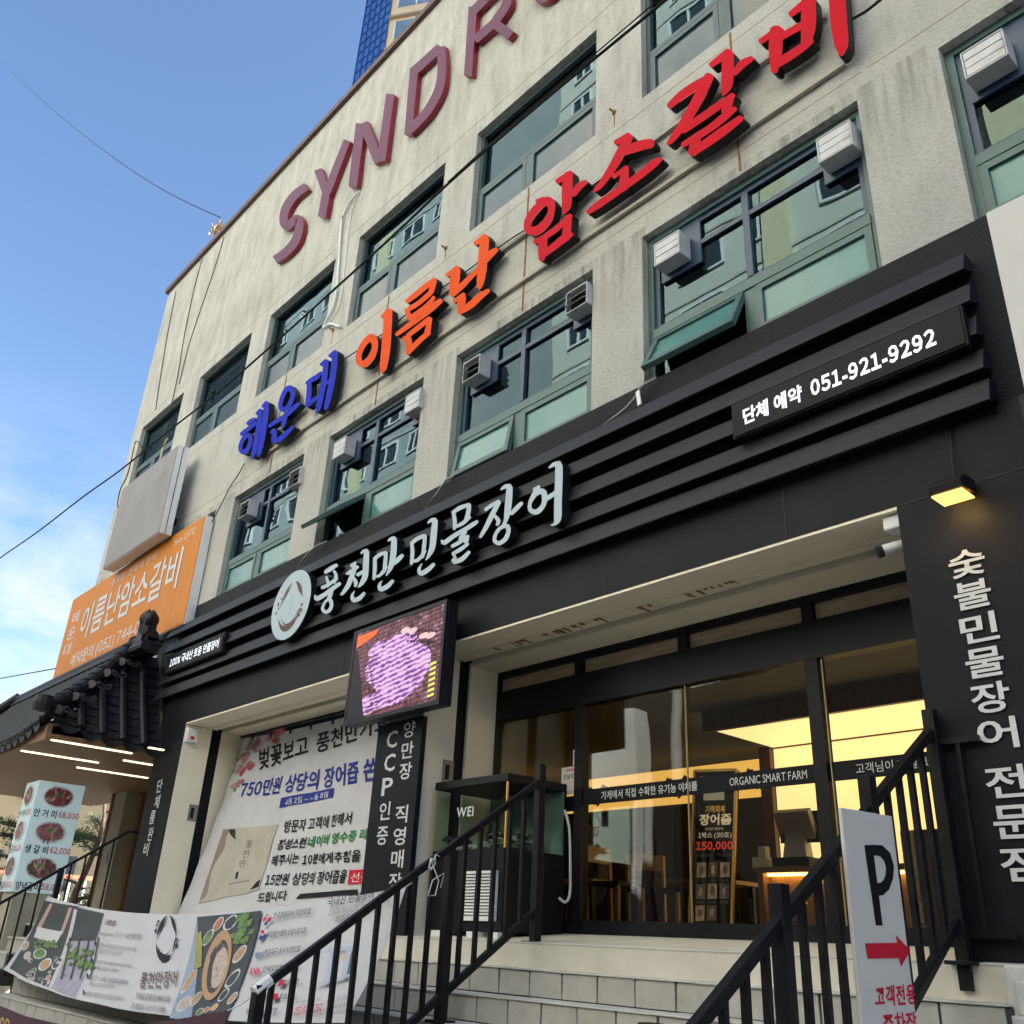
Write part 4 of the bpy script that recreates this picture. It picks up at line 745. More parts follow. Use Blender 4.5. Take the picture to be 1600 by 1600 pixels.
# the two key boxes
for lb, (u, v), X in (('steel key switch plate on the left cream jamb', (301, 1270), -12.098), ('steel key switch plate on the cream jamb beside the black pilaster board', (699, 1206), -6.818)):
    p = PX(u, v, X); b = MB(); b.box(X, X + .012, p.y - .06, p.y + .06, p.z - .1, p.z + .1); o = b.build('key_switch', pm('switch_steel', (.25, .24, .22), .4, .5)); meta(o, lb, 'key switch', 'key switch plates on the cream jambs')
    b = MB(); b.box(X + .012, X + .014, p.y - .035, p.y + .01, p.z - .07, p.z + .06); b.build('key_slot', M['gap'], o)
# orange sign, grey panel and the white board on the right
ob = [PY(85, 1050, 4.6), PY(276, 970, 4.6), PY(320, 810, 4.6), PY(117, 931, 4.6)]
ox0, ox1, oz0, oz1 = -18.36, -12.62, 3.92, 5.63
t, sh = lightbox('orange_sign', 'big orange box sign with white brush characters above the tiled canopy', 'box sign', ox0, ox1, 4.84, 4.985, oz0, oz1, M['orangebox'], M['white'])
for lit, m_, dx in ((0, M['ink'], .004), (1, M['wtext'], 0)):
    sh.text('이름난암소갈비', .16 + dx, .90 + dx, .40 - dx, .80 - dx, m_, .012)
sh.text('주차장, 연회석 완비', .36, .70, .845, .935, M['wtext'], .0); sh.text('Since 1970', .82, .95, .87, .94, M['wtext'], 0); sh.vtext('해운대', .045, .115, .30, .80, M['wtext'], .005, .3); sh.text('예약문의 (051) 744-0077', .15, .80, .10, .27, M['wtext'], .01)
sh.build('sign_lettering', t)

t, sh = lightbox('blank_sign', 'stained blank grey box sign above the orange sign', 'box sign', -16.15, -13.75, 4.6, 4.80, 5.60, 7.17, M['greybox'], M['white'])
b = MB(); b.box(-13.7485, -13.745, 4.69, 4.70, 5.61, 7.16); b.build('seam_strip', M['ret'], t)
for x in (-15.7, -14.3): b = MB(); b.box(x, x + .1, 4.80, 5.0, 6.0, 6.1); b.build('sign_bracket', M['ret'], t)
b = MB(); b.box(-1.255, .4, 4.3, 4.42, 2.52, 3.655); o = b.build('white_board', M['paperw'], bevel=.006); meta(o, 'plain white sign board at the right edge beside the ribbed fascia', 'sign board')
for q in ((-1.15, -1.05, 4.42, 4.99, 3.42, 3.45), (-1.0, -.95, 4.42, 4.99, 2.7, 2.74)): b = MB(); b.box(*q); b.build('board_bracket', M['vent'], o)
# cables and conduits
def cable(name, label, pts, r, m, cat='cable', n=6, group=None):
    if len(pts) > 2 and not isinstance(r, (list, tuple)): pts = [Vector(q) for q in spline([tuple(p) for p in pts], False, 5)]
    b = MB(); b.tube(pts, r, n); return meta(b.build(name, m, smooth=True), label, cat, group)
def ypts(l, y): return [PY(u, v, y) for u, v in l]
cable('conduit', 'bent white conduit running down the wall from the plum letter N', ypts([(560, 300), (546, 316), (534, 345), (530, 400), (526, 450), (519, 482), (505, 511), (516, 506), (532, 511)], 4.97), .018, M['white'], 'conduit')
cable('wall_cable', 'thin white cable beside the bent conduit', ypts([(563, 298), (551, 325), (543, 370), (536, 440), (528, 482), (512, 506)], 4.985), .008, M['white'])
cable('down_pipe', 'yellowed thin pipe down the wall right of the grey sign', ypts([(262, 685), (255, 700), (246, 740), (234, 790), (226, 830)], 4.97), .022, pm('old_pipe', (.50, .43, .28), .6), 'pipe')
for lb, l in (('frayed grey cable over the fascia top between second floor windows, nearest the phone sign', [(1026, 590), (1008, 600), (1000, 606), (992, 622), (978, 638), (960, 652), (942, 664)]),
              ('frayed cable over the fascia top above the white letter 물', [(708, 745), (697, 750), (690, 760), (680, 775), (664, 794)]),
              ('dark frayed cable over the fascia top above the round emblem', [(510, 846), (497, 852), (486, 860), (475, 872), (463, 888)])):
    cable('loose_cable', lb, ypts(l, 4.93), [.012] * (len(l) - 1) + [.004], pm('grey_cable', (.27, .26, .24), .7), 'cable', 6, 'loose cables over the fascia top')
b = MB(); p = PY(998, 622, 4.92); b.obox(p, (.018, 0, .004), (0, .006, 0), (-.01, 0, .07)); meta(b.build('cable_tag', M['white']), 'white paper tag hanging from the frayed cable nearest the phone sign', 'tag')
cable('wall_cable', 'thin black cable falling from the blue letters to the orange sign', ypts([(382, 724), (372, 742), (360, 760), (346, 788), (330, 818)], 4.96), .008, M['ret'])
for l in ([(316, 405), (309, 428), (299, 470), (287, 530), (277, 590), (266, 640)], [(350, 370), (335, 420), (318, 470), (295, 540), (280, 600)], [(275, 455), (262, 520), (252, 580), (243, 640)]):
    cable('wall_cable', 'thin dark cable hanging down the left end of the upper wall', ypts(l, 4.985), .009, pm('dark_cable', (.09, .085, .08), .7), 'cable', 5, 'dark cables down the left end of the wall')
# ================================================================== tiled canopy of the neighbour
t = thing('tiled_canopy', 'black Korean tiled canopy with hip ridges and warm strip lights over the left entrance', 'canopy', (-16, 5, 2.1))
CX, CY, CZ = -12.83, 3.45, 2.20; RX, RY, RZ = -13.62, 4.58, 3.60; LX = -19.2
def lift(d): return .16 * max(0, 1 - d / 1.6) ** 2
def SA(x, q):      # front slope, q 0 eave .. 1 ridge
    return Vector((x, CY + (RY - CY) * q, CZ + (RZ - CZ) * (q * .86 + .14 * q * q) + lift(CX - x) * (1 - q)))
def SB(y, q):      # side slope
    return Vector((CX + (RX - CX) * q, y, CZ + (RZ - CZ) * (q * .86 + .14 * q * q) + lift(y - CY) * (1 - q)))
def slope(S, c0, c1, step, qmax, side, nrm):
    b = MB(); NC = 10 if side else 6; k = int(abs(c1 - c0) / step); d = (c1 - c0) / k
    for i in range(k + 1):
        c = c0 + d * i; qm = qmax(c)
        if qm > .06:
            nq = max(2, int(8 * qm)); pts = [S(c, -.015 + (qm + .015) * j / nq) + nrm * .035 for j in range(nq + 1)]
            b.tube(pts, .062, 10)
            for j in range(1, int(qm * 7)): p = S(c, j / 7) + nrm * .035; p2 = S(c, j / 7 + .012) + nrm * .035; b.tube([p, p2], .066, 10)
        if i < k:
            cm = c + d / 2; qm = min(qmax(c + d * .3), qmax(c + d * .7)) + .05; nc = max(1, int(round(qm * NC)))
            for j in range(nc):
                q0, q1 = j / NC - .02, min((j + 1) / NC + .01, qm + .02)
                def arc(u, v, cm=cm, q0=q0, q1=q1):
                    w = (u - .5) * 2; return S(cm + w * abs(d) * .5, q0 + (q1 - q0) * v) + nrm * (.012 + .03 * w * w + .026 * (1 - v))
                b.grid(arc, 6, 1)
                b.face([arc(u / 6, 0) for u in range(7)] + [arc(1 - u / 6, 0) - nrm * .02 for u in range(7)])
            p0 = [S(cm + (u / 4 - 1) * abs(d) * .5, -.02) + nrm * (.036 - .026 * (1 - (u / 4 - 1) ** 2)) for u in range(9)]
            lipz = [p + Vector((0, 0, -.075 * (1 - (u / 4 - 1) ** 2) - .02)) for u, p in enumerate(p0)]
            for u in range(8): b.face([p0[u], p0[u + 1], lipz[u + 1], lipz[u]])
    return b
nA = Vector((0, -.8, .6)); nB = Vector((.8, 0, .6))
hipq = lambda x: min(1, max(0, (CX - x) / (CX - RX)))
hipl = lambda x: min(1, max(0, (x - (LX - 1.32)) / 1.32)) if x < LX else 1
slope(SA, CX - .1, LX - 1.0, .27, lambda x: min(hipq(x), hipl(x)), 0, nA).build('front_tiles', M['tilek'], t, smooth=False)
slope(SB, CY + .12, 5.0, .245, lambda y: min(1, max(0, (y - CY) / (RY - CY))), 1, nB).build('side_tiles', M['tilek'], t)
b = MB(); hp = [Vector((CX, CY, CZ + .16)).lerp(Vector((RX, RY, RZ)), j / 10) + Vector((0, 0, -.10 * math.sin(math.pi * j / 10))) for j in range(11)]
up = Vector((0, 0, .16)); b.tube([hp[0] + up + Vector((.12, -.12, -.02))] + [p + up for p in hp], .095, 12)
for j in range(11): 
    p = hp[j] + up; q = hp[min(j + 1, 10)] + up; dd = (q - p).normalized() if j < 10 else (p - hp[9] - up).normalized(); b.tube([p, p + dd * .045], .108, 12)
for j in range(10): b.bar(hp[j] + Vector((0, 0, .06)), hp[j + 1] + Vector((0, 0, .06)), .13, .17)
b.lathe(hp[0] + up + Vector((.14, -.14, -.13)), [(.02, 0), (.11, .02), (.12, .11), (.11, .2), (.02, .22)], 12)
b.build('hip_ridge', M['tilek'], t)
b = MB()
for j in range(5):
    p = hp[0].lerp(hp[10], (j + .55) / 5.4) + Vector((.13, .02, .0))
    b.tube([p + Vector((.03, -.05, -.02)), p + Vector((.055, -.075, -.02))], .058, 14)
    for q in range(7):
        a = math.radians(200 + q * 22); c = p + Vector((.035, .06, .03)); b.obox(c + Vector((.0, math.cos(a) * .08 + .04, math.sin(a) * .055)), (.012, 0, 0), (0, .024, 0), (0, 0, .026))
b.build('rosette_end', M['tiledeco'], t)
b = MB(); EX = -12.95; b.box(LX, EX, RY - .09, RY + .12, RZ - .1, RZ + .12); b.box(LX, EX + .02, RY - .12, RY + .15, RZ + .02, RZ + .045); b.tube([(LX, RY, RZ + .15), (EX, RY, RZ + .15)], .085, 10); b.tube([(RX + .30, RY - .1, RZ - .02), (EX + .08, RY - .1, RZ - .02)], .075, 10)
b.build('main_ridge', M['tilek'], t)
b = MB(); o = Vector((-13.14, RY - .04, RZ + .36)); random.seed(3)
b.box(o.x - .11, o.x + .11, o.y - .09, o.y + .09, o.z - .3, o.z + .02); b.tube([o + Vector((.13, -.1, -.14)), o + Vector((.02, -.02, -.14))], .07, 12)
def knob(u, v):
    th, ph = u * 2 * math.pi, v * math.pi; r = .145 * (1 + .10 * math.sin(5 * th) * math.sin(3 * ph)); return o + Vector((r * math.sin(ph) * math.cos(th), r * .9 * math.sin(ph) * math.sin(th), .05 + r * 1.0 * math.cos(ph)))
b.grid(knob, 22, 12); b.build('ridge_ornament', M['tilek'], t)
b = MB(); lh = [Vector((LX - 1.32, CY, CZ + .1)).lerp(Vector((LX, RY, RZ)), j / 6) + Vector((0, 0, .2)) for j in range(7)]; b.tube(lh, .1, 10); b.build('left_hip', M['tilek'], t)
b = MB()
for i in range(64):
    y = 3.52 + i * .048; b.box(-20, -12.96, y, y + .042, 2.135, 2.155)
b.box(-20, -12.96, 3.5, 6.7, 2.157, 2.17); b.box(-20, CX - .02, CY + .03, CY + .09, 2.10, 2.30); b.box(CX - .08, CX - .03, CY + .09, 4.94, 2.13, 2.28); b.box(CX - .5, CX - .03, CY + .09, CY + .6, 2.18, 2.36); b.build('wood_ceiling', M['wood'], t)
for (a, c) in (((80, 1156), (203, 1178)), ((33, 1173), (153, 1192)), ((193, 1188), (250, 1198)), ((120, 1199), (230, 1216)), ((232, 1168), (256, 1172))):
    p, q = PZ(*a, 2.128), PZ(*c, 2.128); b = MB(); b.bar((p.x, p.y, 2.128), (p.x + (q.x - p.x) * .3, q.y, 2.128), .045, .014); b.build('strip_light', M['lamp'], t)
# ------------------------------------------------------------------ neighbour's entrance behind the canopy
e = thing('side_entrance', 'dim entrance with stone column and brown doors under the tiled canopy', 'entrance', (-15, 6.6, -.2))
b = MB(); b.box(-17.55, -17.0, 6.15, 6.7, -.6, 2.135); b.build('stone_column', M['stone'], e, bevel=.01)
for q in ((-17.62, -17.55, 6.12), (-16.99, -16.9, 6.4), (-15.2, -15.1, 6.4)): b = MB(); b.box(*q, 6.7, -.6, 2.135); b.build('wood_trim', M['wood'], e)
for q in ((-16.9, -15.2), (-15.1, -12.95)): b = MB(); b.box(*q, 6.55, 6.6, -.6, 2.135); b.build('door', M['woodd'], e)
b = MB(); b.box(-17.3, -17.22, 6.135, 6.149, .95, 1.12); b.build('notice', pm('lilac_notice', (.25, .24, .42), .6), e)
b = MB(); b.box(-27, -12.96, 4.15, 9, -.75, -.02); meta(b.build('entrance_floor', M['landing']), kind='structure')
b = MB(); r = MB()
for k in range(7):
    z = -.02 - k * .165; y = 4.15 - k * .17; b.box(-27, -13.32, y + .012, y + .3, z - .2, z - .03); x = -27
    while x < -13.4: r.box(x, x + .146, y, y + .02, z - .163, z - .028); x += .15
    r.box(-27, -13.32, y - .012, y + .2, z - .024, z - .001, 1)
st2 = b.build('side_stairs', M['joint']); meta(st2, kind='structure'); r.build('side_stair_tiles', [M['tile'], M['tread']], st2)
# ------------------------------------------------------------------ menu light box
def project(P):
    q = CM.transposed() @ Vector(P); return 800 + F_PX * q.x / -q.z, 800 - F_PX * q.y / -q.z
def inv(S, u, v, a=.5, c=.5):
    for _ in range(12):
        p = project(S(a, c)); pa = project(S(a + 1e-3, c)); pc = project(S(a, c + 1e-3))
        J = ((pa[0] - p[0]) / 1e-3, (pc[0] - p[0]) / 1e-3, (pa[1] - p[1]) / 1e-3, (pc[1] - p[1]) / 1e-3); d = J[0] * J[3] - J[1] * J[2]
        if abs(d) < 1e-9: break
        ru, rv = u - p[0], v - p[1]; a += (ru * J[3] - rv * J[1]) / d; c += (rv * J[0] - ru * J[2]) / d
    return a, c
def qtext(sh, body, bl, br, tr, tl, m, bold=0, res=2):
    """text fitted into four surface positions (given in s, t)"""
    vs, fs, _ = glyphs(body, bold, res); i = sh.mi(m); o = len(sh.b.v)
    for x, y in vs:
        a = (bl[0] * (1 - x) + br[0] * x) * (1 - y) + (tl[0] * (1 - x) + tr[0] * x) * y; c = (bl[1] * (1 - x) + br[1] * x) * (1 - y) + (tl[1] * (1 - x) + tr[1] * x) * y
        sh.b.v.append(tuple(sh.at(a, c)))
    for f in fs: sh.b.f.append(tuple(o + k for k in f)); sh.b.m.append(i)
    sh.up()
def ptext(sh, body, bl, br, tr, tl, m, bold=0): qtext(sh, body, *[inv(sh.S, *q) for q in (bl, br, tr, tl)], m, bold)
def ppoly(sh, pts, m):
    q = [inv(sh.S, *p) for p in pts]
    if len(q) == 4:
        ln = max(math.hypot(pts[0][0] - pts[k][0], pts[0][1] - pts[k][1]) for k in (1, 2, 3)); n = max(2, min(24, int(ln / 4))); i = sh.mi(m)
        sh.b.grid(lambda x, y: sh.at((q[0][0] * (1 - x) + q[1][0] * x) * (1 - y) + (q[3][0] * (1 - x) + q[2][0] * x) * y, (q[0][1] * (1 - x) + q[1][1] * x) * (1 - y) + (q[3][1] * (1 - x) + q[2][1] * x) * y), n, n, i); sh.up()
    else: sh.poly(q, m)
t = thing('menu_light_box', 'pale blue lit menu column with meat pictures and red prices on a stone base', 'menu board', (-14.3, 4.17, .34))
b = MB(); b.box(-14.55, -14.0, 3.86, 4.48, .34, 1.745); b.build('lit_box', pm('menu_face', (.42, .53, .55), .4, emit=(.55, .72, .76), estr=.05, var=.05), t, bevel=.01)
b = MB(); b.box(-14.5, -14.05, 3.9, 4.44, -.7, .338); meta(b.build('stone_block', M['stone'], bevel=.01), 'cream stone base under the lit menu column', 'stone block')
MT = [pm('meat_red', (.24, .035, .05), .5, 0, .8, 30), pm('meat_pink', (.36, .14, .15), .5, 0, .8, 26), pm('meat_brown', (.20, .10, .095), .5, 0, .8, 26)]; GR = pm('garnish', (.12, .28, .06), .6, 0, .4, 30)
mi_ = pm('meat_fat', (.58, .36, .34), .5, 0, .4, 30)
for S, nrm in ((lambda a, c: Vector((-14.0, 3.86 + a * .62, .34 + c * 1.405)), (1, 0, 0)), (lambda a, c: Vector((-14.55 + a * .55, 3.86, .34 + c * 1.405)), (0, -1, 0))):
    sh = Sheet(S, nrm, .012)
    for k, (nm, pr) in enumerate((('안 거 미', '68,000'), ('생 갈 비', '62,000'), ('양념갈비', '58,000'))):
        c = .865 - k * .325
        sh.disc(.48, c, .32, .098, M['paperw'], 28); sh.disc(.48, c, .29, .082, MT[k], 26, 0, .08)
        for q in range(16): a = random.uniform(0, 6.28); r_ = random.uniform(.2, .85); sh.disc(.48 + math.cos(a) * .26 * r_, c + math.sin(a) * .07 * r_, .06, .016, random.choice([MT[(k + 1) % 3], mi_, MT[k]]), 8, a, .3)
        for q in range(6): sh.disc(.48 + random.uniform(-.08, .08), c + random.uniform(0, .035), .035, .014, GR, 6, 0, .4)
        sh.text(nm, .04, .52, c - .20, c - .125, M['ink'], .02); sh.text(pr, .56, .99, c - .195, c - .128, M['inkred'], .02)
    sh.build('menu_print', t)
# ================================================================== railings
def railing(name, label, X, top0, top1, posts, drop, spacing, w=.045, bw=.028, floor=lambda y: .034 - max(0, (4.9 - y)) * RH / TR_, bottom=True, group=None):
    t = thing(name, label, 'railing', (X, posts[0][0], floor(posts[0][0])), group); sl = (top1[1] - top0[1]) / (top1[0] - top0[0])
    zt = lambda y: top0[1] + sl * (y - top0[0])
    b = MB(); b.bar((X, *top0), (X, *top1), w, w); b.build('handrail', M['steel'], t, bevel=.004)
    if bottom: b = MB(); b.bar((X, top0[0], zt(top0[0]) - drop), (X, top1[0], zt(top1[0]) - drop), w, w * .95); b.build('bottom_rail', M['steel'], t, bevel=.004)
    for y, z in posts:
        b = MB(); b.box(X - .031, X + .031, y - .031, y + .031, floor(y) - .12, z); b.box(X - .07, X + .07, y - .07, y + .07, floor(y) - .01, floor(y) + .008); b.build('post', M['steel'], t, bevel=.003)
    y = top0[0] - spacing
    while y > top1[0] + .05:
        if all(abs(y - p[0]) > .06 for p in posts):
            b = MB(); b.box(X - bw / 2, X + bw / 2, y - bw / 2, y + bw / 2, zt(y) - (drop if bottom else .95), zt(y) - w / 2); b.build('baluster', M['steel'], t)
        y -= spacing
    return t
railing('stair_railing', 'black steel stair railing with a white tape end, in the middle of the steps', -5.277, (4.955, 1.135), (2.87, -.285), [(4.975, 1.27), (4.17, .57), (2.87, -.262)], .905, .134, group='black railings on the front steps')
rr = railing('stair_railing', 'black steel stair railing on the right that carries the parking board', -2.206, (4.86, 1.115), (2.3, -.56), [(4.895, 1.24), (4.15, .79), (3.37, .27), (2.6, -.2)], .905, .134, group='black railings on the front steps')
b = MB(); b.box(-2.206, -1.98, 4.90, 4.93, 1.055, 1.085); b.box(-2.206, -1.95, 4.905, 4.93, .14, .17); b.box(-2.10, -2.08, 4.905, 4.925, .17, 1.055); b.build('wall_return', M['steel'], rr)
railing('entrance_railing', 'thin dark railing going down the steps of the left entrance', -13.0, (4.83, 1.13), (3.0, -.18), [(4.10, .62)], .95, .155, .032, .02, floor=lambda y: -.02 - max(0, 4.15 - y) * .97, bottom=False)
b = MB(); b.box(-13.016, -12.984, 4.83, 4.96, 1.115, 1.147); b.build('rail_end', M['steel'], [o for o in COL.objects if o.name.startswith('entrance_railing')][0])
b = MB()      # the tape and the tied string
b.tube([(-5.277, 2.84, -.30), (-5.277, 2.93, -.235)], [.036, .034], 8); meta(b.build('tape_wrap', M['white']), 'white tape wrapped round the low end of the middle railing', 'tape')
b = MB(); c = Vector((-5.25, 3.99, .47)); random.seed(11)
for k in range(3):
    pts = [c + Vector((.01 * math.sin(j), .03 * math.cos(j * 1.1 + k), .04 * math.sin(j * 1.3 + k))) for j in range(7)]; b.tube(pts, .004, 5)
b.tube([c, c + Vector((.02, .05, -.10)), c + Vector((.02, .03, -.19)), c + Vector((.02, -.03, -.20)), c + Vector((.02, .0, -.1)), c + Vector((.02, .09, -.05)), c + Vector((.02, .07, -.14))], .004, 5)
b.tube([c, c + Vector((.01, .02, .06)), c + Vector((.01, .05, .05))], .004, 5); meta(b.build('tied_string', M['white'], smooth=True), 'white string knotted round the middle railing', 'string')
# ================================================================== banners
def cloth(name, label, S, nu, nv, m, nrm):
    t = thing(name, label, 'banner', tuple(S(.5, 0)))
    b = MB(); b.grid(S, nu, nv); b.grid(lambda a, c: Vector(S(1 - a, c)) - Vector(nrm) * .002, nu, nv); b.build('banner_cloth', m, t, smooth=True)
    sh = Sheet(S, nrm, .003); sh.step = .0001; return t, sh
# spring banner in the left opening
def SS(a, c):
    x = -11.97 + 4.55 * a; y = 5.74 - .52 * max(0, 1 - c) ** 1.1 * (1 - .5 * a); z = -.12 + 2.50 * c - .05 * math.sin(math.pi * a) * c
    y += (.018 * math.sin(a * 23 + c * 3) + .010 * math.sin(a * 51 - c * 7)) * max(0, 1 - c) ** .5 + .006 * math.sin(c * 31 + a * 9)
    return Vector((x - .05 * (1 - c), y, z))
t, sh = cloth('spring_banner', 'big white spring banner with blossom, navy headline and a parcel picture in the left opening', SS, 60, 36, M['paper'], (0, -1, .15))
PKB = [pm('blossom_pink', (.55, .22, .27), .7, 0, .5, 20), pm('blossom_rose', (.42, .06, .12), .7, 0, .5, 20), pm('leaf_green', (.22, .30, .12), .7, 0, .4, 20)]
random.seed(5)
for (u, v, n, sp) in ((400, 1166, 9, 16), (428, 1150, 8, 14), (440, 1144, 4, 8), (385, 1185, 7, 10), (392, 1196, 4, 8), (372, 1205, 6, 9), (368, 1228, 5, 7)):
    for k in range(n):
        a, c = inv(SS, u + random.gauss(0, sp * .4), v + random.gauss(0, sp * .35)); sh.disc(a, c, .016 * random.uniform(.6, 1.2), .022 * random.uniform(.6, 1.2), random.choice(PKB[:2]) if k % 4 else PKB[2], 8, random.random() * 3, .35)
T = M
ptext(sh, '벚꽃보고', (404, 1205), (482, 1180), (482, 1148), (406, 1170), M['ink'], .02); ptext(sh, '풍천만가요', (494, 1178), (610, 1140), (610, 1110), (496, 1146), M['ink'], .02)
ptext(sh, '750만원 상당의 장어즙 쏜다', (374, 1247), (612, 1216), (612, 1177), (380, 1222), M['inkblue'], .026)
ppoly(sh, [(437, 1263), (521, 1246), (523, 1231), (440, 1247)], M['inkblue']); ptext(sh, '4월 2일 ~ 4월 8일', (446, 1260), (513, 1246), (514, 1236), (447, 1249), M['paperw'], .01)
PB = pm('parcel_paper', (.44, .42, .35), .7, 0, .12, 6); PBR = pm('parcel_side', (.26, .20, .16), .7, 0, .15, 5)
ppoly(sh, [(311, 1412), (350, 1296), (436, 1288), (405, 1390)], PB); ppoly(sh, [(311, 1412), (350, 1296), (368, 1298), (362, 1330), (320, 1404)], PBR)
ppoly(sh, [(357, 1296), (369, 1296), (369, 1312), (362, 1306)], M['ink']); ppoly(sh, [(391, 1391), (405, 1386), (408, 1374), (402, 1378)], M['ink'])
for k, ch in enumerate('풍천만'): ptext(sh, ch, (384 - k * 5, 1326 + k * 15), (394 - k * 5, 1325 + k * 15), (396 - k * 5, 1313 + k * 15), (386 - k * 5, 1314 + k * 15), M['inkbrown'], .005)
ppoly(sh, [(368, 1374), (372, 1373), (374, 1362), (370, 1363)], M['ink']); ppoly(sh, [(358, 1383), (390, 1377), (390, 1375), (359, 1381)], M['inkgrey'])
ptext(sh, '방문자 고객에 한해서', (443, 1302), (549, 1288), (552, 1268), (447, 1282), M['ink'], .018)
ptext(sh, '정성스런', (432, 1329), (477, 1325), (481, 1308), (438, 1312), M['ink'], .026); ptext(sh, '네이버 영수증 리뷰', (480, 1325), (590, 1310), (592, 1292), (484, 1307), M['inkgreen'], .026)
ptext(sh, '해주시는', (423, 1354), (467, 1349), (470, 1332), (427, 1337), M['ink'], .018); ptext(sh, '10분', (472, 1352), (497, 1349), (499, 1333), (475, 1336), M['ink'], .026); ptext(sh, '에게추첨을', (498, 1350), (564, 1347), (566, 1327), (500, 1334), M['ink'], .018)
ptext(sh, '15만원 상당의 장어즙을', (414, 1384), (540, 1380), (545, 1358), (418, 1366), M['ink'], .018); ppoly(sh, [(544, 1382), (600, 1378), (600, 1356), (547, 1360)], M['inkred']); ptext(sh, '선물로', (548, 1379), (590, 1376), (590, 1362), (551, 1364), M['paperw'], .01)
ptext(sh, '드립니다', (402, 1411), (448, 1407), (451, 1391), (406, 1395), M['ink'], .018); ppoly(sh, [(463, 1405), (560, 1398), (560, 1390), (470, 1397)], M['ink'])
sh.build('banner_print', t)
b = MB(); q0 = SS(0, 1); q1 = SS(1, 1); b.tube([q0 + Vector((-.1, 0, .03)), q1 + Vector((0, 0, .03))], .012, 6)
for k in range(9): p = SS((k + .5) / 9, 1); b.box(p.x - .02, p.x + .02, p.y - .012, p.y + .012, p.z - .05, p.z + .04)
b.build('hanging_rod', M['ret'], t)
# long white banner between the railings
LT, LB, RT, RB = PX(75, 1400, -13.0), PX(5, 1515, -13.0), PX(635, 1385, -5.31), PX(540, 1598, -5.31)
def SW(a, c):
    tp = LT.lerp(RT, a); bt = LB.lerp(RB, a); s4 = 4 * a * (1 - a)
    tp.z -= .185 * s4 * (1.05 - .1 * a); bt.z -= .15 * s4; p = bt.lerp(tp, c)
    p.y += .012 * math.sin(a * 31 + c * 4) * (1 - c * .5) + .03 * math.sin(math.pi * c) - .05 * s4 * (1 - c)
    return p
t, sh = cloth('long_banner', 'long white restaurant banner with food pictures tied between the railings', SW, 70, 14, M['paper'], (0, -1, .3))
PSL = pm('slate_print', (.020, .025, .034), .6, 0, .6, 9); PBL = pm('blue_print', (.25, .32, .45), .6, 0, .2, 4); PGR = pm('salad_print', (.11, .22, .035), .6, 0, .9, 22); PDK = pm('kitchen_print', (.012, .016, .017), .6, 0, .9, 12)
PWD = pm('wood_plate_print', (.44, .25, .12), .6, 0, .2, 8); PRC = pm('rice_print', (.50, .38, .33), .6, 0, .4, 30); PSK = pm('skin_print', (.44, .28, .22), .6, 0, .15, 6); PLI = pm('lilac_print', (.33, .31, .40), .6, 0, .3, 8); PWH = pm('dish_print', (.52, .53, .53), .5, 0, .1, 8)
ppoly(sh, [(15, 1513), (70, 1407), (122, 1416), (78, 1543)], PDK); ppoly(sh, [(78, 1543), (122, 1416), (163, 1427), (118, 1560)], PLI); ppoly(sh, [(104, 1470), (122, 1418), (163, 1427), (150, 1470)], PDK)
ppoly(sh, [(56, 1452), (78, 1412), (83, 1412), (62, 1455)], PSK); ppoly(sh, [(92, 1462), (108, 1418), (113, 1419), (98, 1460)], PSK); ppoly(sh, [(53, 1464), (60, 1448), (98, 1456), (88, 1475)], PWH); ppoly(sh, [(76, 1542), (116, 1420), (121, 1422), (82, 1543)], M['paper'])
random.seed(9)
def pdish(u, v, ru, rv, m, rim=PWH):
    a, c = inv(SW, u, v); a1, c1 = inv(SW, u + ru, v - ru * .1); a2, c2 = inv(SW, u, v - rv); ra, rc = abs(a1 - a), abs(c2 - c)
    if rim: sh.disc(a, c, ra, rc, rim, 18)
    sh.disc(a, c, ra * .82, rc * .82, m, 16, 0, .12)
for u, v, ru, rv, m in ((40, 1478, 6, 9, PSK), (43, 1493, 6, 8, PRC), (62, 1490, 13, 10, PGR), (71, 1507, 10, 12, PWD), (90, 1505, 7, 12, PSL), (50, 1524, 6, 7, PDK), (72, 1535, 7, 8, PDK)): pdish(u, v, ru, rv, m)
for k in range(16): u, v = random.uniform(44, 100), random.uniform(1486, 1535); pdish(u, v, random.uniform(2, 5), random.uniform(2.5, 5.5), random.choice([PGR, PWD, PRC, PSL, PSK, MT[0]]))
for k in range(30): u, v = random.uniform(55, 90), random.uniform(1470, 1482); pdish(u, v, 4, 3, PGR, None)
for k in range(46): u = random.uniform(105, 148); v = 1480 + (u - 105) * .3 + random.uniform(-6, 26); pdish(u, v, 5, 4, PGR, None)
for k in range(4): ppoly(sh, [(96 + k * 15, 1530), (110 + k * 15, 1465), (112 + k * 15, 1465), (98 + k * 15, 1530)], PDK)
ptext(sh, '스마트팜 설치', (165, 1446), (182, 1448), (184, 1439), (167, 1436), M['inkbrown'], .02); ptext(sh, 'Install Smart farm / スマートファーム設置 / 智能农场安装', (158, 1462), (222, 1468), (225, 1460), (160, 1454), M['inkgrey'], 0)
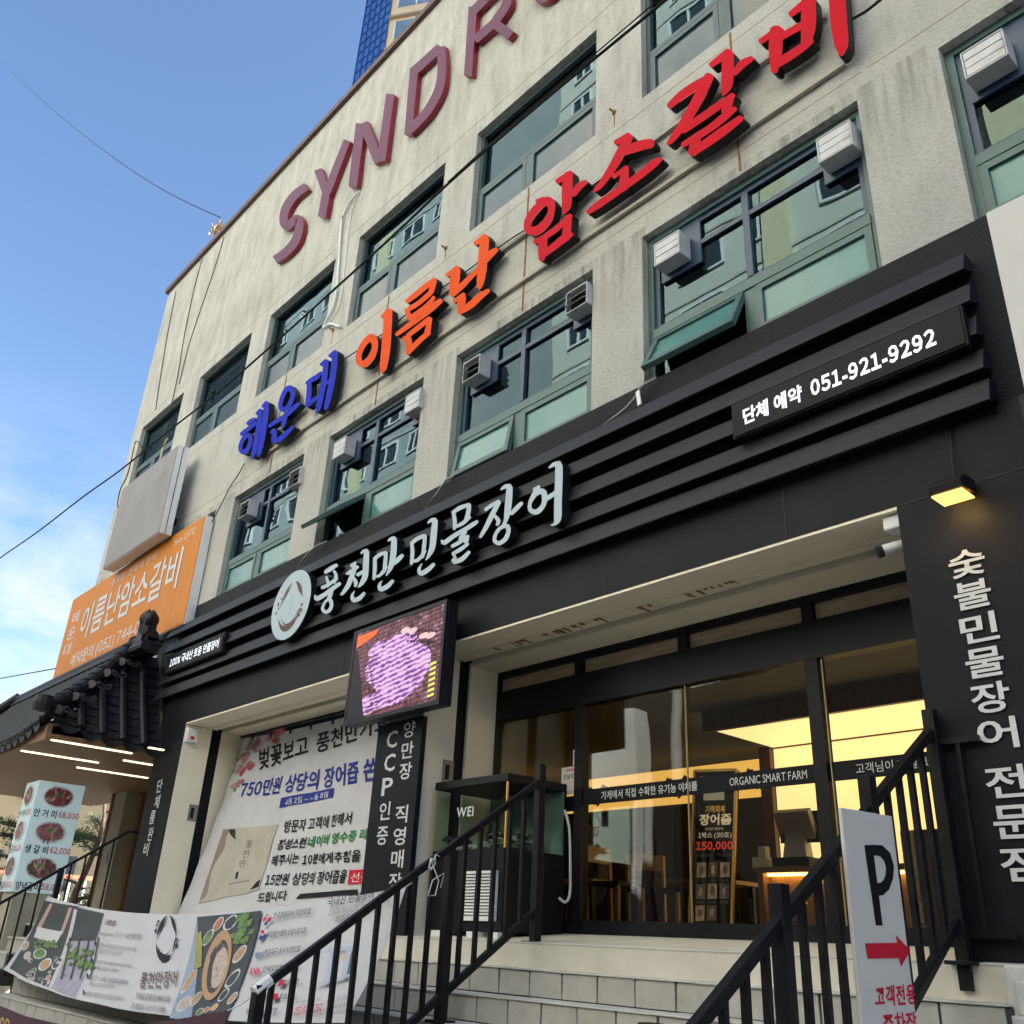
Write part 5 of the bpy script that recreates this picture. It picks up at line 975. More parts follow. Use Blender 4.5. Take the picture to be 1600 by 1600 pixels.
for k, (s1, s2) in enumerate((('매장에서 스마트팜에서 직접 수확한 유기농 야채를', '고객님께 가장 맛있게 드실 수 있습니다'), ('You can eat organic vegetables harvested by employees', 'in the smart farm'), ('自分でファーム野菜、店内栽培新鮮な有機野菜を', 'お召し上がりいただけます'), ('농장에서 자란 신선한 유기농 채소를 바로 제공합니다', None))):
    x = 154 - k * 6; y = 1480 + k * 25.5
    ptext(sh, s1, (x, y), (x + 60, y + 8), (x + 62, y + 1), (x + 2, y - 8), M['inkgrey'], 0)
    if s2: ptext(sh, s2, (x - 1, y + 9), (x + 38, y + 14), (x + 40, y + 7), (x + 1, y + 2), M['inkgrey'], 0)
    ppoly(sh, [(x - 4, y - 1), (x - 1, y - 4), (x - 2, y - 9), (x - 4, y - 9)], M['ink'])
# eel ring emblem
ca, cc = inv(SW, 262, 1467); e1 = inv(SW, 277, 1467); e2 = inv(SW, 262, 1432); ra, rc = abs(e1[0] - ca), abs(e2[1] - cc)
def ering(w, t0, t1, f, m):
    i = sh.mi(m)
    for k in range(22):
        q = []
        for kk, inn in ((k, 0), (k + 1, 0), (k + 1, 1), (k, 1)):
            u_ = kk / 22; th = math.radians(t0 + (t1 - t0) * u_); g = f * (1 - (w * math.sin(math.pi * u_) if inn else 0)); q.append(sh.at(*inv(SW, 262 + math.cos(th) * 15 * g + math.sin(th) * 4 * g, 1467 - math.sin(th) * 36 * g)))
        sh.b.face(q, i)
    sh.up()
ering(.34, 190, 320, 1.02, M['ink']); ering(.10, 200, 330, .78, M['ink']); ering(.2, 95, 185, 1.0, M['ink']); ering(.24, 5, 85, 1.0, M['ink']); ering(.1, 100, 165, .8, M['ink']); ering(.14, -40, 10, 1.05, M['ink'])
for k in range(8): a = math.radians(random.choice((150, 170, 330, 345)) + random.uniform(-15, 15)); pdish(262 + math.cos(a) * 17, 1467 - math.sin(a) * 38, 2.0, 3.0, M['ink'], None)
ptext(sh, '풍천만장어', (220, 1545), (278, 1543), (281, 1516), (224, 1520), M['inkbrown'], .01); ptext(sh, 'PUNG CHEON MAN EEL', (215, 1561), (268, 1566), (271, 1558), (217, 1551), M['inkgrey'], .01); ptext(sh, '豊川鰻長魚 うなぎ 丰川河鳗鱼', (206, 1576), (260, 1583), (263, 1574), (210, 1567), M['inkgrey'], 0)
ppoly(sh, [(268, 1592), (311, 1434), (360, 1429), (330, 1596)], PBL); ppoly(sh, [(302, 1594), (355, 1597), (412, 1424), (311, 1434)], PSL)
for u, v, ru, rv, m in ((344, 1445, 7, 11, pm('kimchi_print', (.40, .13, .07), .6, 0, .4, 20)), (363, 1443, 10, 12, PDK), (328, 1466, 7, 13, PGR), (378, 1492, 8, 14, PWD), (367, 1530, 8, 15, PSL), (353, 1556, 6, 11, PDK), (367, 1561, 6, 10, PWD), (299, 1534, 6, 20, PWD), (291, 1570, 10, 13, PRC), (310, 1562, 7, 12, PWD), (316, 1582, 6, 6, PGR), (327, 1579, 5, 5, pm('chili_print', (.5, .1, .04), .6)), (339, 1575, 5, 6, pm('yolk_print', (.6, .35, .05), .6))): pdish(u, v, ru, rv, m)
for k in range(40): u = 383 + random.gauss(0, 6); v = 1450 + random.uniform(-22, 26); pdish(u - (v - 1450) * .15, v, 6, 5, PGR, None)
ppoly(sh, [(307, 1517), (310, 1462), (319, 1456), (319, 1512)], pm('pickle_print', (.30, .30, .06), .6, 0, .3, 10))
def pell(u, v, ru, rv, sk, m):
    i = sh.mi(m); R = []
    for q in (0, .25, .5, .75, 1): R.append([sh.at(*inv(sh.S, u + math.cos(2 * math.pi * k / 30) * ru * q - math.sin(2 * math.pi * k / 30) * rv * q * sk, v + math.sin(2 * math.pi * k / 30) * rv * q)) for k in range(30)])
    for q in range(4):
        for k in range(30): j = (k + 1) % 30; sh.b.face([R[q][k], R[q + 1][k], R[q + 1][j], R[q][j]] if q else [R[0][0], R[1][k], R[1][j]], i)
    sh.up()
pell(343, 1510, 20, 55, .22, PWD); pell(344, 1512, 14, 42, .22, PSL); pell(347, 1514, 11, 32, .22, PRC); ppoly(sh, [(329, 1540), (333, 1495), (340, 1482), (352, 1476), (338, 1492), (334, 1540)], PDK)
for k, (w_, x0, x1, y, ic) in enumerate((('한국관광공사 지정맛집', 432, 490, 1432, 'inkred'), ('농림축산식품부 안심식당지정', 423, 483, 1462, 'inkblue'), ('해운대구 공식지정맛집', 418, 474, 1491, 'inkblue'), ('인싸맛집방송 방영', 416, 470, 1518, 'inkred'), ('푸드킹덤 방송촬영', 422, 472, 1542, 'inkgrey'), ('유튜브티비 방송촬영', 412, 466, 1564, 'inkgrey'), ('부산안스스로 방영', 390, 438, 1588, 'inkgrey'))):
    ptext(sh, w_, (x0 - 2, y + 6 - k), (x1 - 2, y - 2), (x1 + 1, y - 12), (x0 + 1, y - 4 - k), M['ink'], .005)
    if k == 3: ptext(sh, 'KNN', (395, 1526), (410, 1524), (412, 1513), (397, 1514), M['inkred'], .03)
    elif k == 2: ptext(sh, '해운대', (402, 1500), (416, 1497), (417, 1488), (404, 1490), M['inkblue'], .02)
    elif k == 1: pdish(414, 1464, 5, 9, M['inkblue'], None); pdish(416, 1460, 4, 5, M['paper'], None); pell(415, 1458, 3, 3, 0, M['inkred'])
    elif k == 0: pdish(422, 1432, 3, 3, PWD, None); pdish(418, 1438, 3, 4, M['inkred'], None); pdish(426, 1439, 3, 4, M['inkred'], None); pdish(420, 1445, 3, 3, M['inkblue'], None)
    else:
        x = x0 + 18; ppoly(sh, [(x, y + 1), (x + 8, y), (x + 10, y - 10), (x + 2, y - 9)], M['inkred'])
ptext(sh, '국내산 민물장어 100%', (515, 1419), (622, 1400), (624, 1386), (518, 1405), M['ink'], .005); ptext(sh, '100% domestic freshwater eel', (518, 1433), (614, 1413), (616, 1401), (520, 1421), M['inkgrey'], 0); ptext(sh, '韓国産ウナギ 100%', (528, 1444), (600, 1428), (602, 1418), (530, 1434), M['inkgrey'], .01)
ppoly(sh, [(510, 1540), (522, 1486), (532, 1486), (518, 1540)], M['pale']); ppoly(sh, [(516, 1490), (548, 1484), (549, 1480), (517, 1486)], M['pale']); ppoly(sh, [(500, 1542), (560, 1526), (561, 1522), (502, 1538)], M['pale']); pell(545, 1499, 4, 7, .1, M['goldink']); ppoly(sh, [(538, 1530), (548, 1480), (556, 1479), (546, 1530)], M['pale'])
ptext(sh, 'T. 051-921-9292', (458, 1590), (508, 1582), (510, 1570), (461, 1577), M['inkred'], .02); ptext(sh, '부산 해운대구 해운대로', (466, 1572), (506, 1566), (508, 1560), (468, 1566), M['inkgrey'], 0); ptext(sh, '영업시간 11:00 - 22:00', (515, 1572), (548, 1564), (549, 1556), (517, 1563), M['inkgrey'], 0); ptext(sh, '단체예약 환영', (512, 1584), (545, 1577), (546, 1570), (514, 1577), M['inkgrey'], .01)
sh.build('banner_print', t)
b = MB(); b.tube([LT, LT + Vector((-.05, .15, .1))], .004, 5); b.tube([RT, RT + Vector((.03, .1, .07))], .004, 5); b.tube([RB, RB + Vector((.03, -.08, -.12))], .004, 5); b.build('tie_string', M['white'], t)
# plum banner at the very front
PT_ = [PY(u, v, 2.9) for u, v in ((-90, 1552), (-20, 1566), (0, 1572), (43, 1588), (90, 1600), (160, 1608), (235, 1599), (300, 1589), (356, 1579))]
def SP(a, c):
    x = PT_[0].x + (PT_[-1].x - PT_[0].x) * a; k = 0
    while k < len(PT_) - 2 and PT_[k + 1].x < x: k += 1
    w = (x - PT_[k].x) / (PT_[k + 1].x - PT_[k].x); zt_ = PT_[k].z * (1 - w) + PT_[k + 1].z * w; return Vector((x, 2.9 - .05 * (1 - c) + .01 * math.sin(a * 25), zt_ - .62 * (1 - c)))
t, sh = cloth('plum_banner', 'dark plum banner with gold numerals at the lower left corner', SP, 40, 6, pm('plum_cloth', (.055, .014, .030), .7, 0, .2, 3), (0, -1, .2))
ptext(sh, '2,000', (-22, 1612), (14, 1620), (16, 1592), (-20, 1584), M['goldink'], .02); sh.build('banner_print', t)
b = MB(); q = SP(1, 1); b.tube([q, q.lerp(Vector((-5.277, 2.87, -.30)), .5) + Vector((0, 0, -.01)), (-5.277, 2.87, -.29)], .004, 5); b.build('tie_string', M['white'], t)
# parking board
def SK(a, c): return Vector((-2.150, 3.80, 0)).lerp(Vector((-2.098, 4.135, 0)), a) + Vector((0, 0, -.78 + 1.385 * c))
nK = Vector((.335, -.052, 0)).normalized()
t = thing('parking_board', 'white parking board with P, red arrow and red characters tied to the right railing', 'sign board', (-2.12, 3.96, -.78))
b = MB(); b.prism([SK(0, 0), SK(1, 0), SK(1, 1), SK(0, 1)], -nK * .018); b.build('board', M['paperw'], t, bevel=.002)
sh = Sheet(SK, nK, .0015)
pq = lambda x, y: (1100 + x / 3.2, 1100 + y / 3.2)
ppoly(sh, [pq(800, 705), pq(842, 705), pq(892, 1108), pq(858, 1108)], M['ink'])
po_ = [(835, 703), (890, 706), (930, 745), (948, 810), (944, 870), (925, 925), (895, 955), (855, 962)]; pi_ = [(841, 757), (878, 760), (900, 785), (908, 820), (906, 855), (896, 880), (882, 893), (862, 895)]
for k in range(7): ppoly(sh, [pq(*po_[k]), pq(*po_[k + 1]), pq(*pi_[k + 1]), pq(*pi_[k])], M['ink'])
ppoly(sh, [(1351, 1474), (1401, 1473), (1399, 1461), (1422, 1485), (1407, 1511), (1404, 1497), (1355, 1498)], M['inkred'])
ptext(sh, '고객전용', (1366, 1574), (1432, 1569), (1428, 1537), (1367, 1541), M['inkred'], .022); ptext(sh, '주차장', (1381, 1618), (1434, 1612), (1430, 1580), (1378, 1584), M['inkred'], .022)
sh.build('board_print', t)
# ================================================================== fish tank
KX0, KX1, KY0, KY1 = -6.72, -5.79, 5.10, 5.76
t = thing('fish_tank', 'black cabinet fish tank with eels on the bottom beside the entrance', 'fish tank', (-6.25, 5.43, .05))
b = MB(); b.box(KX0, KX1, KY0, KY1, .09, .70); b.build('cabinet', M['black'], t, bevel=.006)
b = MB(); b.box(KX0 - .015, KX1 + .015, KY0 - .015, KY1, 1.205, 1.27); b.build('lid', M['ret'], t, bevel=.006)
tg = glass('tank_glass', (.80, .90, .85), 1.2)
b = MB(); z0, z1 = .70, 1.205
b.face([(KX0, KY0, z0), (KX1, KY0, z0), (KX1, KY0, z1), (KX0, KY0, z1)]); b.face([(KX1, KY0, z0), (KX1, KY1, z0), (KX1, KY1, z1), (KX1, KY0, z1)]); b.face([(KX0, KY1, z0), (KX0, KY0, z0), (KX0, KY0, z1), (KX0, KY1, z1)])
gl = b.build('tank_glass', tg, t)
b = MB(); b.box(KX0 + .01, KX1 - .01, KY1 - .03, KY1 - .005, z0, z1); d = MB(); d.box(KX0, KX1, KY1 - .004, KY1 + .01, z0, z1); d.build('back_plate', M['ret'], t); b.build('tank_back', pm('tank_back', (.34, .45, .38), .6, 0, .3, 6), t)
b = MB(); b.box(KX1 - .010, KX1 + .004, KY0 - .004, KY0 + .010, z0, z1); b.build('corner_strip', M['gold'], t)
b = MB(); random.seed(21)
for k in range(20):
    x, y, z = random.uniform(KX0 + .12, KX1 - .15), random.uniform(KY0 + .06, KY1 - .1), z0 + .03 + random.random() * .10; a = random.uniform(-.5, .5); ln = random.uniform(.2, .34)
    pts = [(min(KX1 - .03, max(KX0 + .03, x + (j / 8 - .5) * ln * math.cos(a))), y + (j / 8 - .5) * ln * .4 * math.sin(a) + .02 * math.sin(j + k), z + .012 * math.sin(j * 1.2 + k)) for j in range(9)]
    b.tube(pts, [.008, .022, .026, .026, .025, .022, .018, .012, .005], 7, k % 2)
meta(b.build('eel_pile', [pm('eel_dark', (.02, .022, .022), .25, 0, .3, 9), pm('eel_grey', (.30, .30, .27), .3, 0, .4, 12)], smooth=True), 'heap of dark eels lying on the bottom of the fish tank', 'eels', kind='stuff')
for x in (-6.45, -6.4, -6.0): b = MB(); b.tube([(x, 5.65, z0), (x, 5.65, z1)], .02, 8); b.build('filter_pipe', pm('filter_yellow', (.42, .36, .10), .5), t)
sh = Sheet(lambda a, c: Vector((KX0 + a * .93, KY0 - .001, z0 + c * .5)), (0, -1, 0), .002); sh.text('WEI', .32, .56, .52, .68, M['wtext'], .02); sh.build('tank_letters', t)
gx0, gx1 = PY(722, 1400, 5.09).x, PY(776, 1400, 5.09).x; gz1, gz0 = PY(750, 1361, 5.09).z, PY(750, 1439, 5.09).z
b = MB(); frame_mb(b, gx0, gx1, gz0, gz1, .02, 5.075, 5.099); n = 14
for k in range(n): z = gz0 + .02 + (gz1 - gz0 - .04) * k / n; b.prism([(gx0 + .02, 5.078, z), (gx0 + .02, 5.097, z + .016), (gx0 + .02, 5.097, z + .020), (gx0 + .02, 5.078, z + .005)], (gx1 - gx0 - .04, 0, 0))
b.box((gx0 + gx1) / 2 - .008, (gx0 + gx1) / 2 + .008, 5.077, 5.098, gz0, gz1); b.build('vent_grille', M['white'], t)
for x in (-6.6, -6.15, -5.9): b = MB(); b.box(x, x + .12, 5.06, 5.16, .045, .09); b.build('tank_foot', M['white'], t)
b = MB(); b.box(-5.785, -5.775, 5.42, 5.50, .98, 1.16); b.box(-5.775, -5.765, 5.45, 5.47, 1.06, 1.10, 1); b.build('socket_panel', [M['white'], M['ink']], t)
cable('hose', 'grey hose looping down beside the fish tank', [(-5.74, 5.7, 1.05), (-5.70, 5.72, .9), (-5.69, 5.73, .6), (-5.68, 5.72, .40), (-5.71, 5.70, .34), (-5.76, 5.68, .37)], .012, M['vent'], 'hose')
# notices on the glass
def notice(name, label, l, w, y=YG - .02):
    (u0, v0), (u1, v1) = l; p, q = PY(u0, v0, y), PY(u1, v1, y); t = thing(name, label, 'notice', ((p.x + q.x) / 2, y, q.z))
    b = MB(); b.box(p.x, q.x, y - .003, y, q.z, p.z); b.build('paper', M['paperw'], t); sh = Sheet(lambda a, c: Vector((p.x + a * (q.x - p.x), y - .003, q.z + c * (p.z - q.z))), (0, -1, 0), .001); w(sh); sh.build('notice_print', t)
notice('door_notice', 'white safe restaurant notice with pink small print on the left door glass', ((878, 1200), (905, 1240)), lambda s: (s.text('안심식당', .12, .88, .55, .75, M['ink'], .02), s.rect(.25, .75, .84, .93, pm('pink_label', (.6, .2, .16), .6)), *[s.rect(.15, .85, .40 - k * .09, .43 - k * .09, pm('pink_line', (.62, .35, .33), .6)) for k in range(3)], s.text('식품안전', .3, .7, .08, .14, M['inkgrey'])))
notice('door_notice', 'small pale blue sticker above the safe restaurant notice', ((896, 1172), (905, 1195)), lambda s: (s.rect(.1, .9, .6, .9, pm('sky_label', (.25, .4, .55), .6)), s.text('인증', .15, .85, .3, .5, M['ink'])))
# ================================================================== restaurant interior
b = MB()
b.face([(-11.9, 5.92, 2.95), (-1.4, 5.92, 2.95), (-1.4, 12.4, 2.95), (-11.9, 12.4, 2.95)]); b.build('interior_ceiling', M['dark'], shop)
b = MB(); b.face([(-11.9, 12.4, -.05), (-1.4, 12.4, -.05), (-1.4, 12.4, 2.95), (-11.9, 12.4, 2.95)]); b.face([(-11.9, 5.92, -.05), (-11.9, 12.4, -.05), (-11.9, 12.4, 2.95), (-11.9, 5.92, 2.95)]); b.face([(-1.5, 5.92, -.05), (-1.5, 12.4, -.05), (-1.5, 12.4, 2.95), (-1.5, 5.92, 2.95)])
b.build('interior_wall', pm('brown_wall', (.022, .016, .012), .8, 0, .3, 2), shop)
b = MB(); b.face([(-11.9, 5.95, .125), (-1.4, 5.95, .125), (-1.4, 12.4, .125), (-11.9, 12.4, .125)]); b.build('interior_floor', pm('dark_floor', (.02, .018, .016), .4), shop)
b = MB(); b.box(-6.8, -2.2, 5.86, 5.88, 2.21, 2.38); b.box(-11.9, -1.6, 5.96, 6.0, 2.22, 2.95); b.build('transom_back', pm('bronze_film', (.48, .39, .26), .35, 0, .3, 4, stretch=(1, 1, 8)), shop)
AX, AY0, AY1, AZ = -6.43, 8.8, 9.92, 2.33
b = MB(); b.face([(AX, AY1, .125), (-1.6, AY1, .125), (-1.6, AY1, AZ), (AX, AY1, AZ)]); b.face([(AX, AY0, AZ), (AX, AY1, AZ), (-1.6, AY1, AZ), (-1.6, AY0, AZ)]); b.build('amber_panel', M['amber'], shop)
b = MB(); b.box(AX - .16, AX - .005, AY1 - .08, AY1 + .1, .125, AZ); b.box(AX - .16, -1.6, AY0 - .06, AY0 - .005, AZ + .0, 2.9); b.box(AX, -1.6, AY1 - .012, AY1 - .003, AZ - .02, AZ - .002); b.build('alcove_trim', M['woodd'], shop)
b = MB(); b.box(-11.6, AX - .2, 11.0, 11.05, 1.97, 2.46); b.box(-11.6, -11.55, 7.2, 11.0, 1.97, 2.46); b.build('amber_band', M['amber2'], shop)
b = MB(); random.seed(4)
for x in (-10.6, -9.0, -7.6): b.tube([(x + .5 * (j / 14), 10.985, 2.2 + .13 * math.sin(j * .7)) for j in range(15)], [.01 + .035 * math.sin(math.pi * j / 14) for j in range(15)], 6)
b.build('wall_drawing', flat('drawing', (.10, .055, .01), .8), shop)
for (a_, c_) in (((873, 1098), (1140, 1190)), ((985, 1108), (1265, 1056)), ((795, 1172), (868, 1196)), ((1330, 1052), (1438, 1027))):
    p, q = PZ(*a_, 2.62), PZ(*c_, 2.62); b = MB(); b.bar(p, q, .05, .02); b.build('ceiling_rail', pm('rail_tan', (.42, .33, .2), .5, emit=(.8, .6, .3), estr=.035), shop)
b = MB(); b.box(-4.6, -3.6, 7.2, 7.8, 2.72, 2.80); b.box(-3.1, -2.2, 6.6, 7.3, 2.72, 2.80); b.build('ceiling_cassette', pm('cassette', (.35, .28, .18), .6), shop)
# counter
q = PY(1178, 1355, 8.0); CXL = q.x; CT = q.z
t = thing('counter', 'brown wooden counter with amber light under its top behind the glass', 'counter', (-4, 8.3, .125))
b = MB(); b.box(CXL, -1.7, 8.0, 8.7, CT - .05, CT); b.build('counter_top', M['wood'], t, bevel=.004)
b = MB(); b.box(CXL + .02, -1.7, 8.12, 8.68, .125, CT - .05); b.box(CXL + .02, CXL + .08, 8.02, 8.12, .125, CT - .05); b.build('counter_body', pm('counter_wood', (.30, .16, .06), .5, 0, .3, 4, stretch=(9, 9, .8)), t)
b = MB(); b.box(CXL + .1, -1.75, 8.06, 8.10, CT - .075, CT - .052); b.build('light_strip', flat('strip', (1, .55, .12), .5, 1.8), t)
q = PY(1238, 1330, 8.15)
t = thing('cash_terminal', 'white cash terminal with tilted black screen on the counter', 'terminal', (q.x, 8.2, CT))
b = MB(); b.box(q.x - .2, q.x + .2, 8.1, 8.4, CT, CT + .09); b.build('terminal_base', M['ret'], t, bevel=.004)
b = MB(); b.prism([(q.x - .13, 8.18, CT + .09), (q.x + .13, 8.18, CT + .09), (q.x + .09, 8.2, CT + .33), (q.x - .09, 8.2, CT + .33)], (0, .12, 0)); b.obox((q.x, 8.24, CT + .40), (.19, 0, 0), (0, .03, .02), (0, -.05, .12)); b.build('terminal_body', M['white'], t, bevel=.006)
b = MB(); b.obox((q.x + .06, 8.3, CT + .38), (.22, .03, 0), (0, .012, .0), (0, .05, .15)); b.build('terminal_screen', M['gap'], t)
b = MB(); b.box(q.x - .42, q.x - .26, 8.1, 8.22, CT, CT + .10); b.box(q.x - .36, q.x - .28, 8.12, 8.2, CT + .10, CT + .2); meta(b.build('small_box', M['cream'], bevel=.004), 'small cream box beside the cash terminal', 'box')
for j in range(3):
    for k in range(5):
        p0 = PY(1422 + j * 20, 1352, 7.3); x = p0.x; z = .125 + k * .165
        b = MB(); b.box(x, x + .20, 7.2, 7.5, z, z + .16); o = b.build('gift_box', pm('kraft_box', (.42, .29, .12), .7, 0, .1, 5) if j + k == 0 else bpy.data.materials['kraft_box'], bevel=.004)
        meta(o, 'kraft gift box in the stacks behind the right railing', 'box', 'kraft gift boxes stacked inside the entrance')
        b = MB(); b.tube([(x + .06 + .02 * math.sin(i * 1.3), 7.196, z + .03 + i * .016) for i in range(7)], .006, 5); b.build('box_mark', M['ink'], o)
# standing menu banner behind the glass
q = [PY(u, v, 6.55) for u, v in ((1079, 1447), (1145, 1446), (1152, 1203), (1087, 1205))]
def SX(a, c): return q[0].lerp(q[1], a).lerp(q[3].lerp(q[2], a), c)
t = thing('standing_board', 'black standing board about eel juice at 150,000 with gold edges behind the door glass', 'standing board', tuple((q[0] + q[1]) / 2))
b = MB(); b.prism(q, (0, .03, 0)); b.build('board', flat('board_black', (.018, .014, .012), .5), t)
b = MB(); b.bar(q[0] + Vector((0, -.01, 0)), q[3] + Vector((0, -.01, 0)), .022, .022); b.bar(q[1] + Vector((0, -.01, 0)), q[2] + Vector((0, -.01, 0)), .022, .022); b.bar(q[3] + Vector((0, -.01, 0)), q[2] + Vector((0, -.01, 0)), .022, .022, up=(0, 1, 0)); b.build('gold_edge', M['gold'], t)
sh = Sheet(SX, (0, -1, 0), .004); cr_ = flat('cream_ink', (.75, .62, .42), .5, .06); rd = flat('red_glow', (.75, .06, .04), .5, .07); og = flat('orange_ink', (.75, .42, .08), .5, .05)
sh.text('풍천만 민물장어', .12, .92, .90, .965, og, .01); sh.rect(.22, .72, .80, .87, M['cream']); sh.text('기력회복', .28, .75, .715, .765, og, .02); sh.text('장어즙', .14, .90, .635, .71, cr_, .03); sh.text('[국내산 민물장어]', .3, .72, .60, .62, cr_); sh.text('1박스 (30포)', .12, .92, .545, .59, cr_, .015); sh.text('150,000', .08, .95, .465, .53, rd, .04); sh.text('국내산 민물장어 100% 진액', .1, .92, .43, .45, M['inkgrey'])
PH = [pm('photo_tan', (.55, .42, .28), .6, 0, .6, 20), pm('photo_dark', (.20, .13, .08), .6, 0, .6, 18)]
for r_, n in enumerate((3, 3, 2)):
    for k in range(n):
        a = .12 + k * .28; c = .30 - r_ * .135; sh.rect(a, a + .22, c, c + .095, PH[(k + r_) % 2]); sh.disc(a + .11, c + .05, .05, .03, PH[(k + r_ + 1) % 2], 9, 0, .3); sh.text('건강즙', a + .02, a + .20, c - .03, c - .012, M['inkgrey'])
sh.build('board_print', t)
# tables and chairs
WD = pm('oak', (.30, .17, .06), .5, 0, .2, 5, stretch=(8, 8, 1))
def chair(x, y, rz, label):
    t = thing('wooden_chair', label, 'chair', (x, y, .125), 'oak chairs inside the restaurant'); c, s = math.cos(rz), math.sin(rz)
    def P(a, d, h): return (x + a * c - d * s, y + a * s + d * c, .125 + h)
    for a, d, h in ((-.19, -.18, .44), (.19, -.18, .44), (-.19, .18, .80), (.19, .18, .80)):
        b = MB(); b.bar(P(a, d, 0), P(a, d + (.04 if h > .5 else 0), h), .035, .035, up=(1, 0, 0)); b.build('leg', WD, t)
    b = MB(); b.obox(P(0, 0, .45), (.21 * c, .21 * s, 0), (-.2 * s, .2 * c, 0), (0, 0, .018)); b.build('seat', M['ink'], t)
    b = MB(); b.obox(P(0, .21, .72), (.19 * c, .19 * s, 0), (-.012 * s, .012 * c, 0), (0, 0, .075)); b.build('backrest', WD, t)
def table(p0, p1, h, label):
    t = thing('dining_table', label, 'table', ((p0[0] + p1[0]) / 2, (p0[1] + p1[1]) / 2, .125), 'dining tables inside the restaurant')
    b = MB(); b.box(p0[0], p1[0], p0[1], p1[1], .125 + h - .04, .125 + h); b.build('table_top', WD, t, bevel=.004)
    for x in (p0[0] + .06, p1[0] - .06):
        for y in (p0[1] + .06, p1[1] - .06): b = MB(); b.box(x - .025, x + .025, y - .025, y + .025, .125, .125 + h - .04); b.build('leg', M['ret'], t)
pc = PY(955, 1400, 7.0); chair(pc.x, 7.05, math.radians(95), 'oak chair with black seat side on behind the door glass'); pc2 = PY(1010, 1405, 7.6); chair(pc2.x, 7.7, math.radians(60), 'oak chair turned away, farther in behind the door glass')
pt = PY(930, 1377, 7.6); table((pt.x - 1.1, 7.3), (pt.x + .25, 8.1), pt.z - .125, 'oak dining table beside the oak chair with black seat')
pt = PY(1030, 1410, 8.8); table((pt.x - .3, 8.6), (pt.x + 1.0, 9.3), pt.z + .1, 'dark legged dining table deeper in the restaurant')
# the seated guest
pg = PY(928, 1345, 8.0)
me = bpy.data.meshes.new('person'); J = [(0, 0, .42), (0, .02, .62), (0, .03, .86), (0, .0, .98), (0, -.04, 1.10), (.19, .02, .84), (.24, -.06, .58), (.16, -.28, .60), (-.19, .02, .84), (-.24, -.06, .58), (-.16, -.28, .60), (.1, -.02, .40), (.12, -.42, .44), (.12, -.42, .04), (-.1, -.02, .40), (-.12, -.42, .44), (-.12, -.42, .04), (0, -.05, 1.20)]
E = [(0, 1), (1, 2), (2, 3), (3, 4), (4, 17), (2, 5), (5, 6), (6, 7), (2, 8), (8, 9), (9, 10), (0, 11), (11, 12), (12, 13), (0, 14), (14, 15), (15, 16)]
RD = [.15, .15, .15, .06, .095, .075, .05, .035, .075, .05, .035, .09, .07, .05, .09, .07, .05, .08]
me.from_pydata(J, E, []); me.materials.append(pm('dark_clothes', (.02, .02, .025), .8)); po = bpy.data.objects.new('person', me); COL.objects.link(po); po.location = (pg.x, 8.0, .125); WO[po] = Vector(po.location); po.rotation_euler = (0, 0, math.radians(-70))
skm = po.modifiers.new('skin', 'SKIN'); sb = po.modifiers.new('sub', 'SUBSURF'); sb.levels = 1; sb.render_levels = 2
for i, v in enumerate(me.skin_vertices[0].data): v.radius = (RD[i], RD[i]); v.use_root = i == 0
meta(po, 'person in dark clothes sitting at the oak table behind the door glass', 'person')
b = MB(); b.lathe((pg.x, 8.0, .125 + 1.12), [(.02, .0), (.09, .03), (.105, .09), (.085, .15), (.03, .175)], 12); b.build('hair', M['ink'], po, smooth=True)
b = MB(); b.lathe((pg.x + .02, 7.985, .125 + 1.02), [(.02, 0), (.06, .03), (.08, .09), (.06, .14)], 12); b.build('face_skin', pm('skin', (.35, .2, .14), .6), po, smooth=True)
b = MB(); p = PY(1234, 1425, 7.0); b.lathe((p.x, 7.0, .125), [(.12, 0), (.13, .02), (.14, .28), (.145, .30)], 18); meta(b.build('steel_bin', pm('bin_steel', (.35, .33, .3), .3, .8), smooth=True), 'round steel bin in front of the counter', 'bin')
# ================================================================== farther things
def tower_mb(pts, z0, z1):
    b = MB(); n = len(pts)
    for i in range(n): p, q = pts[i], pts[(i + 1) % n]; b.face([(*p, z0), (*q, z0), (*q, z1), (*p, z1)])
    b.face([(*p, z1) for p in pts]); return b
r0, r1, r2 = ray(612, 0), ray(575, 0), ray(609, 40)
c0 = Vector((-.6135 * 66, .3222 * 66, 0)); cl = Vector((-.6324 * 69, .3032 * 69, 0)); dr = Vector((.82, .57, 0)); c2 = c0 + dr * 26
t = thing('apartment_tower', 'tall tower with blue glass side and cream balconies behind the roof line', 'tower', (c0.x, c0.y, -1.6))
pts = [(c0.x, c0.y), (c2.x, c2.y), (c2.x - 12, c2.y + 16), (cl.x - 8, cl.y + 14), (cl.x, cl.y)]
tower_mb(pts, -1.6, 96).build('tower_wall', pm('tower_cream', (.62, .48, .30), .7, 0, .06, .3), t)
b = MB(); n = Vector((cl - c0)).cross(Vector((0, 0, 1))).normalized(); n = n if n.y < 0 else -n
g = pm('blue_curtain_glass', (.03, .12, .40), .15, .2, .15, .6, spec=.8); gm = pm('tower_mullion', (.03, .07, .2), .4)
b.face([tuple(c0 + n * .05 + Vector((0, 0, -1))), tuple(cl + n * .05 + Vector((0, 0, -1))), tuple(cl + n * .05 + Vector((0, 0, 96))), tuple(c0 + n * .05 + Vector((0, 0, 96)))]); b.build('glass_side', g, t)
b = MB()
for k in range(0, 100): z = -1 + k * .97; b.bar(c0 + n * .08 + Vector((0, 0, z)), cl + n * .08 + Vector((0, 0, z)), .06, .05)
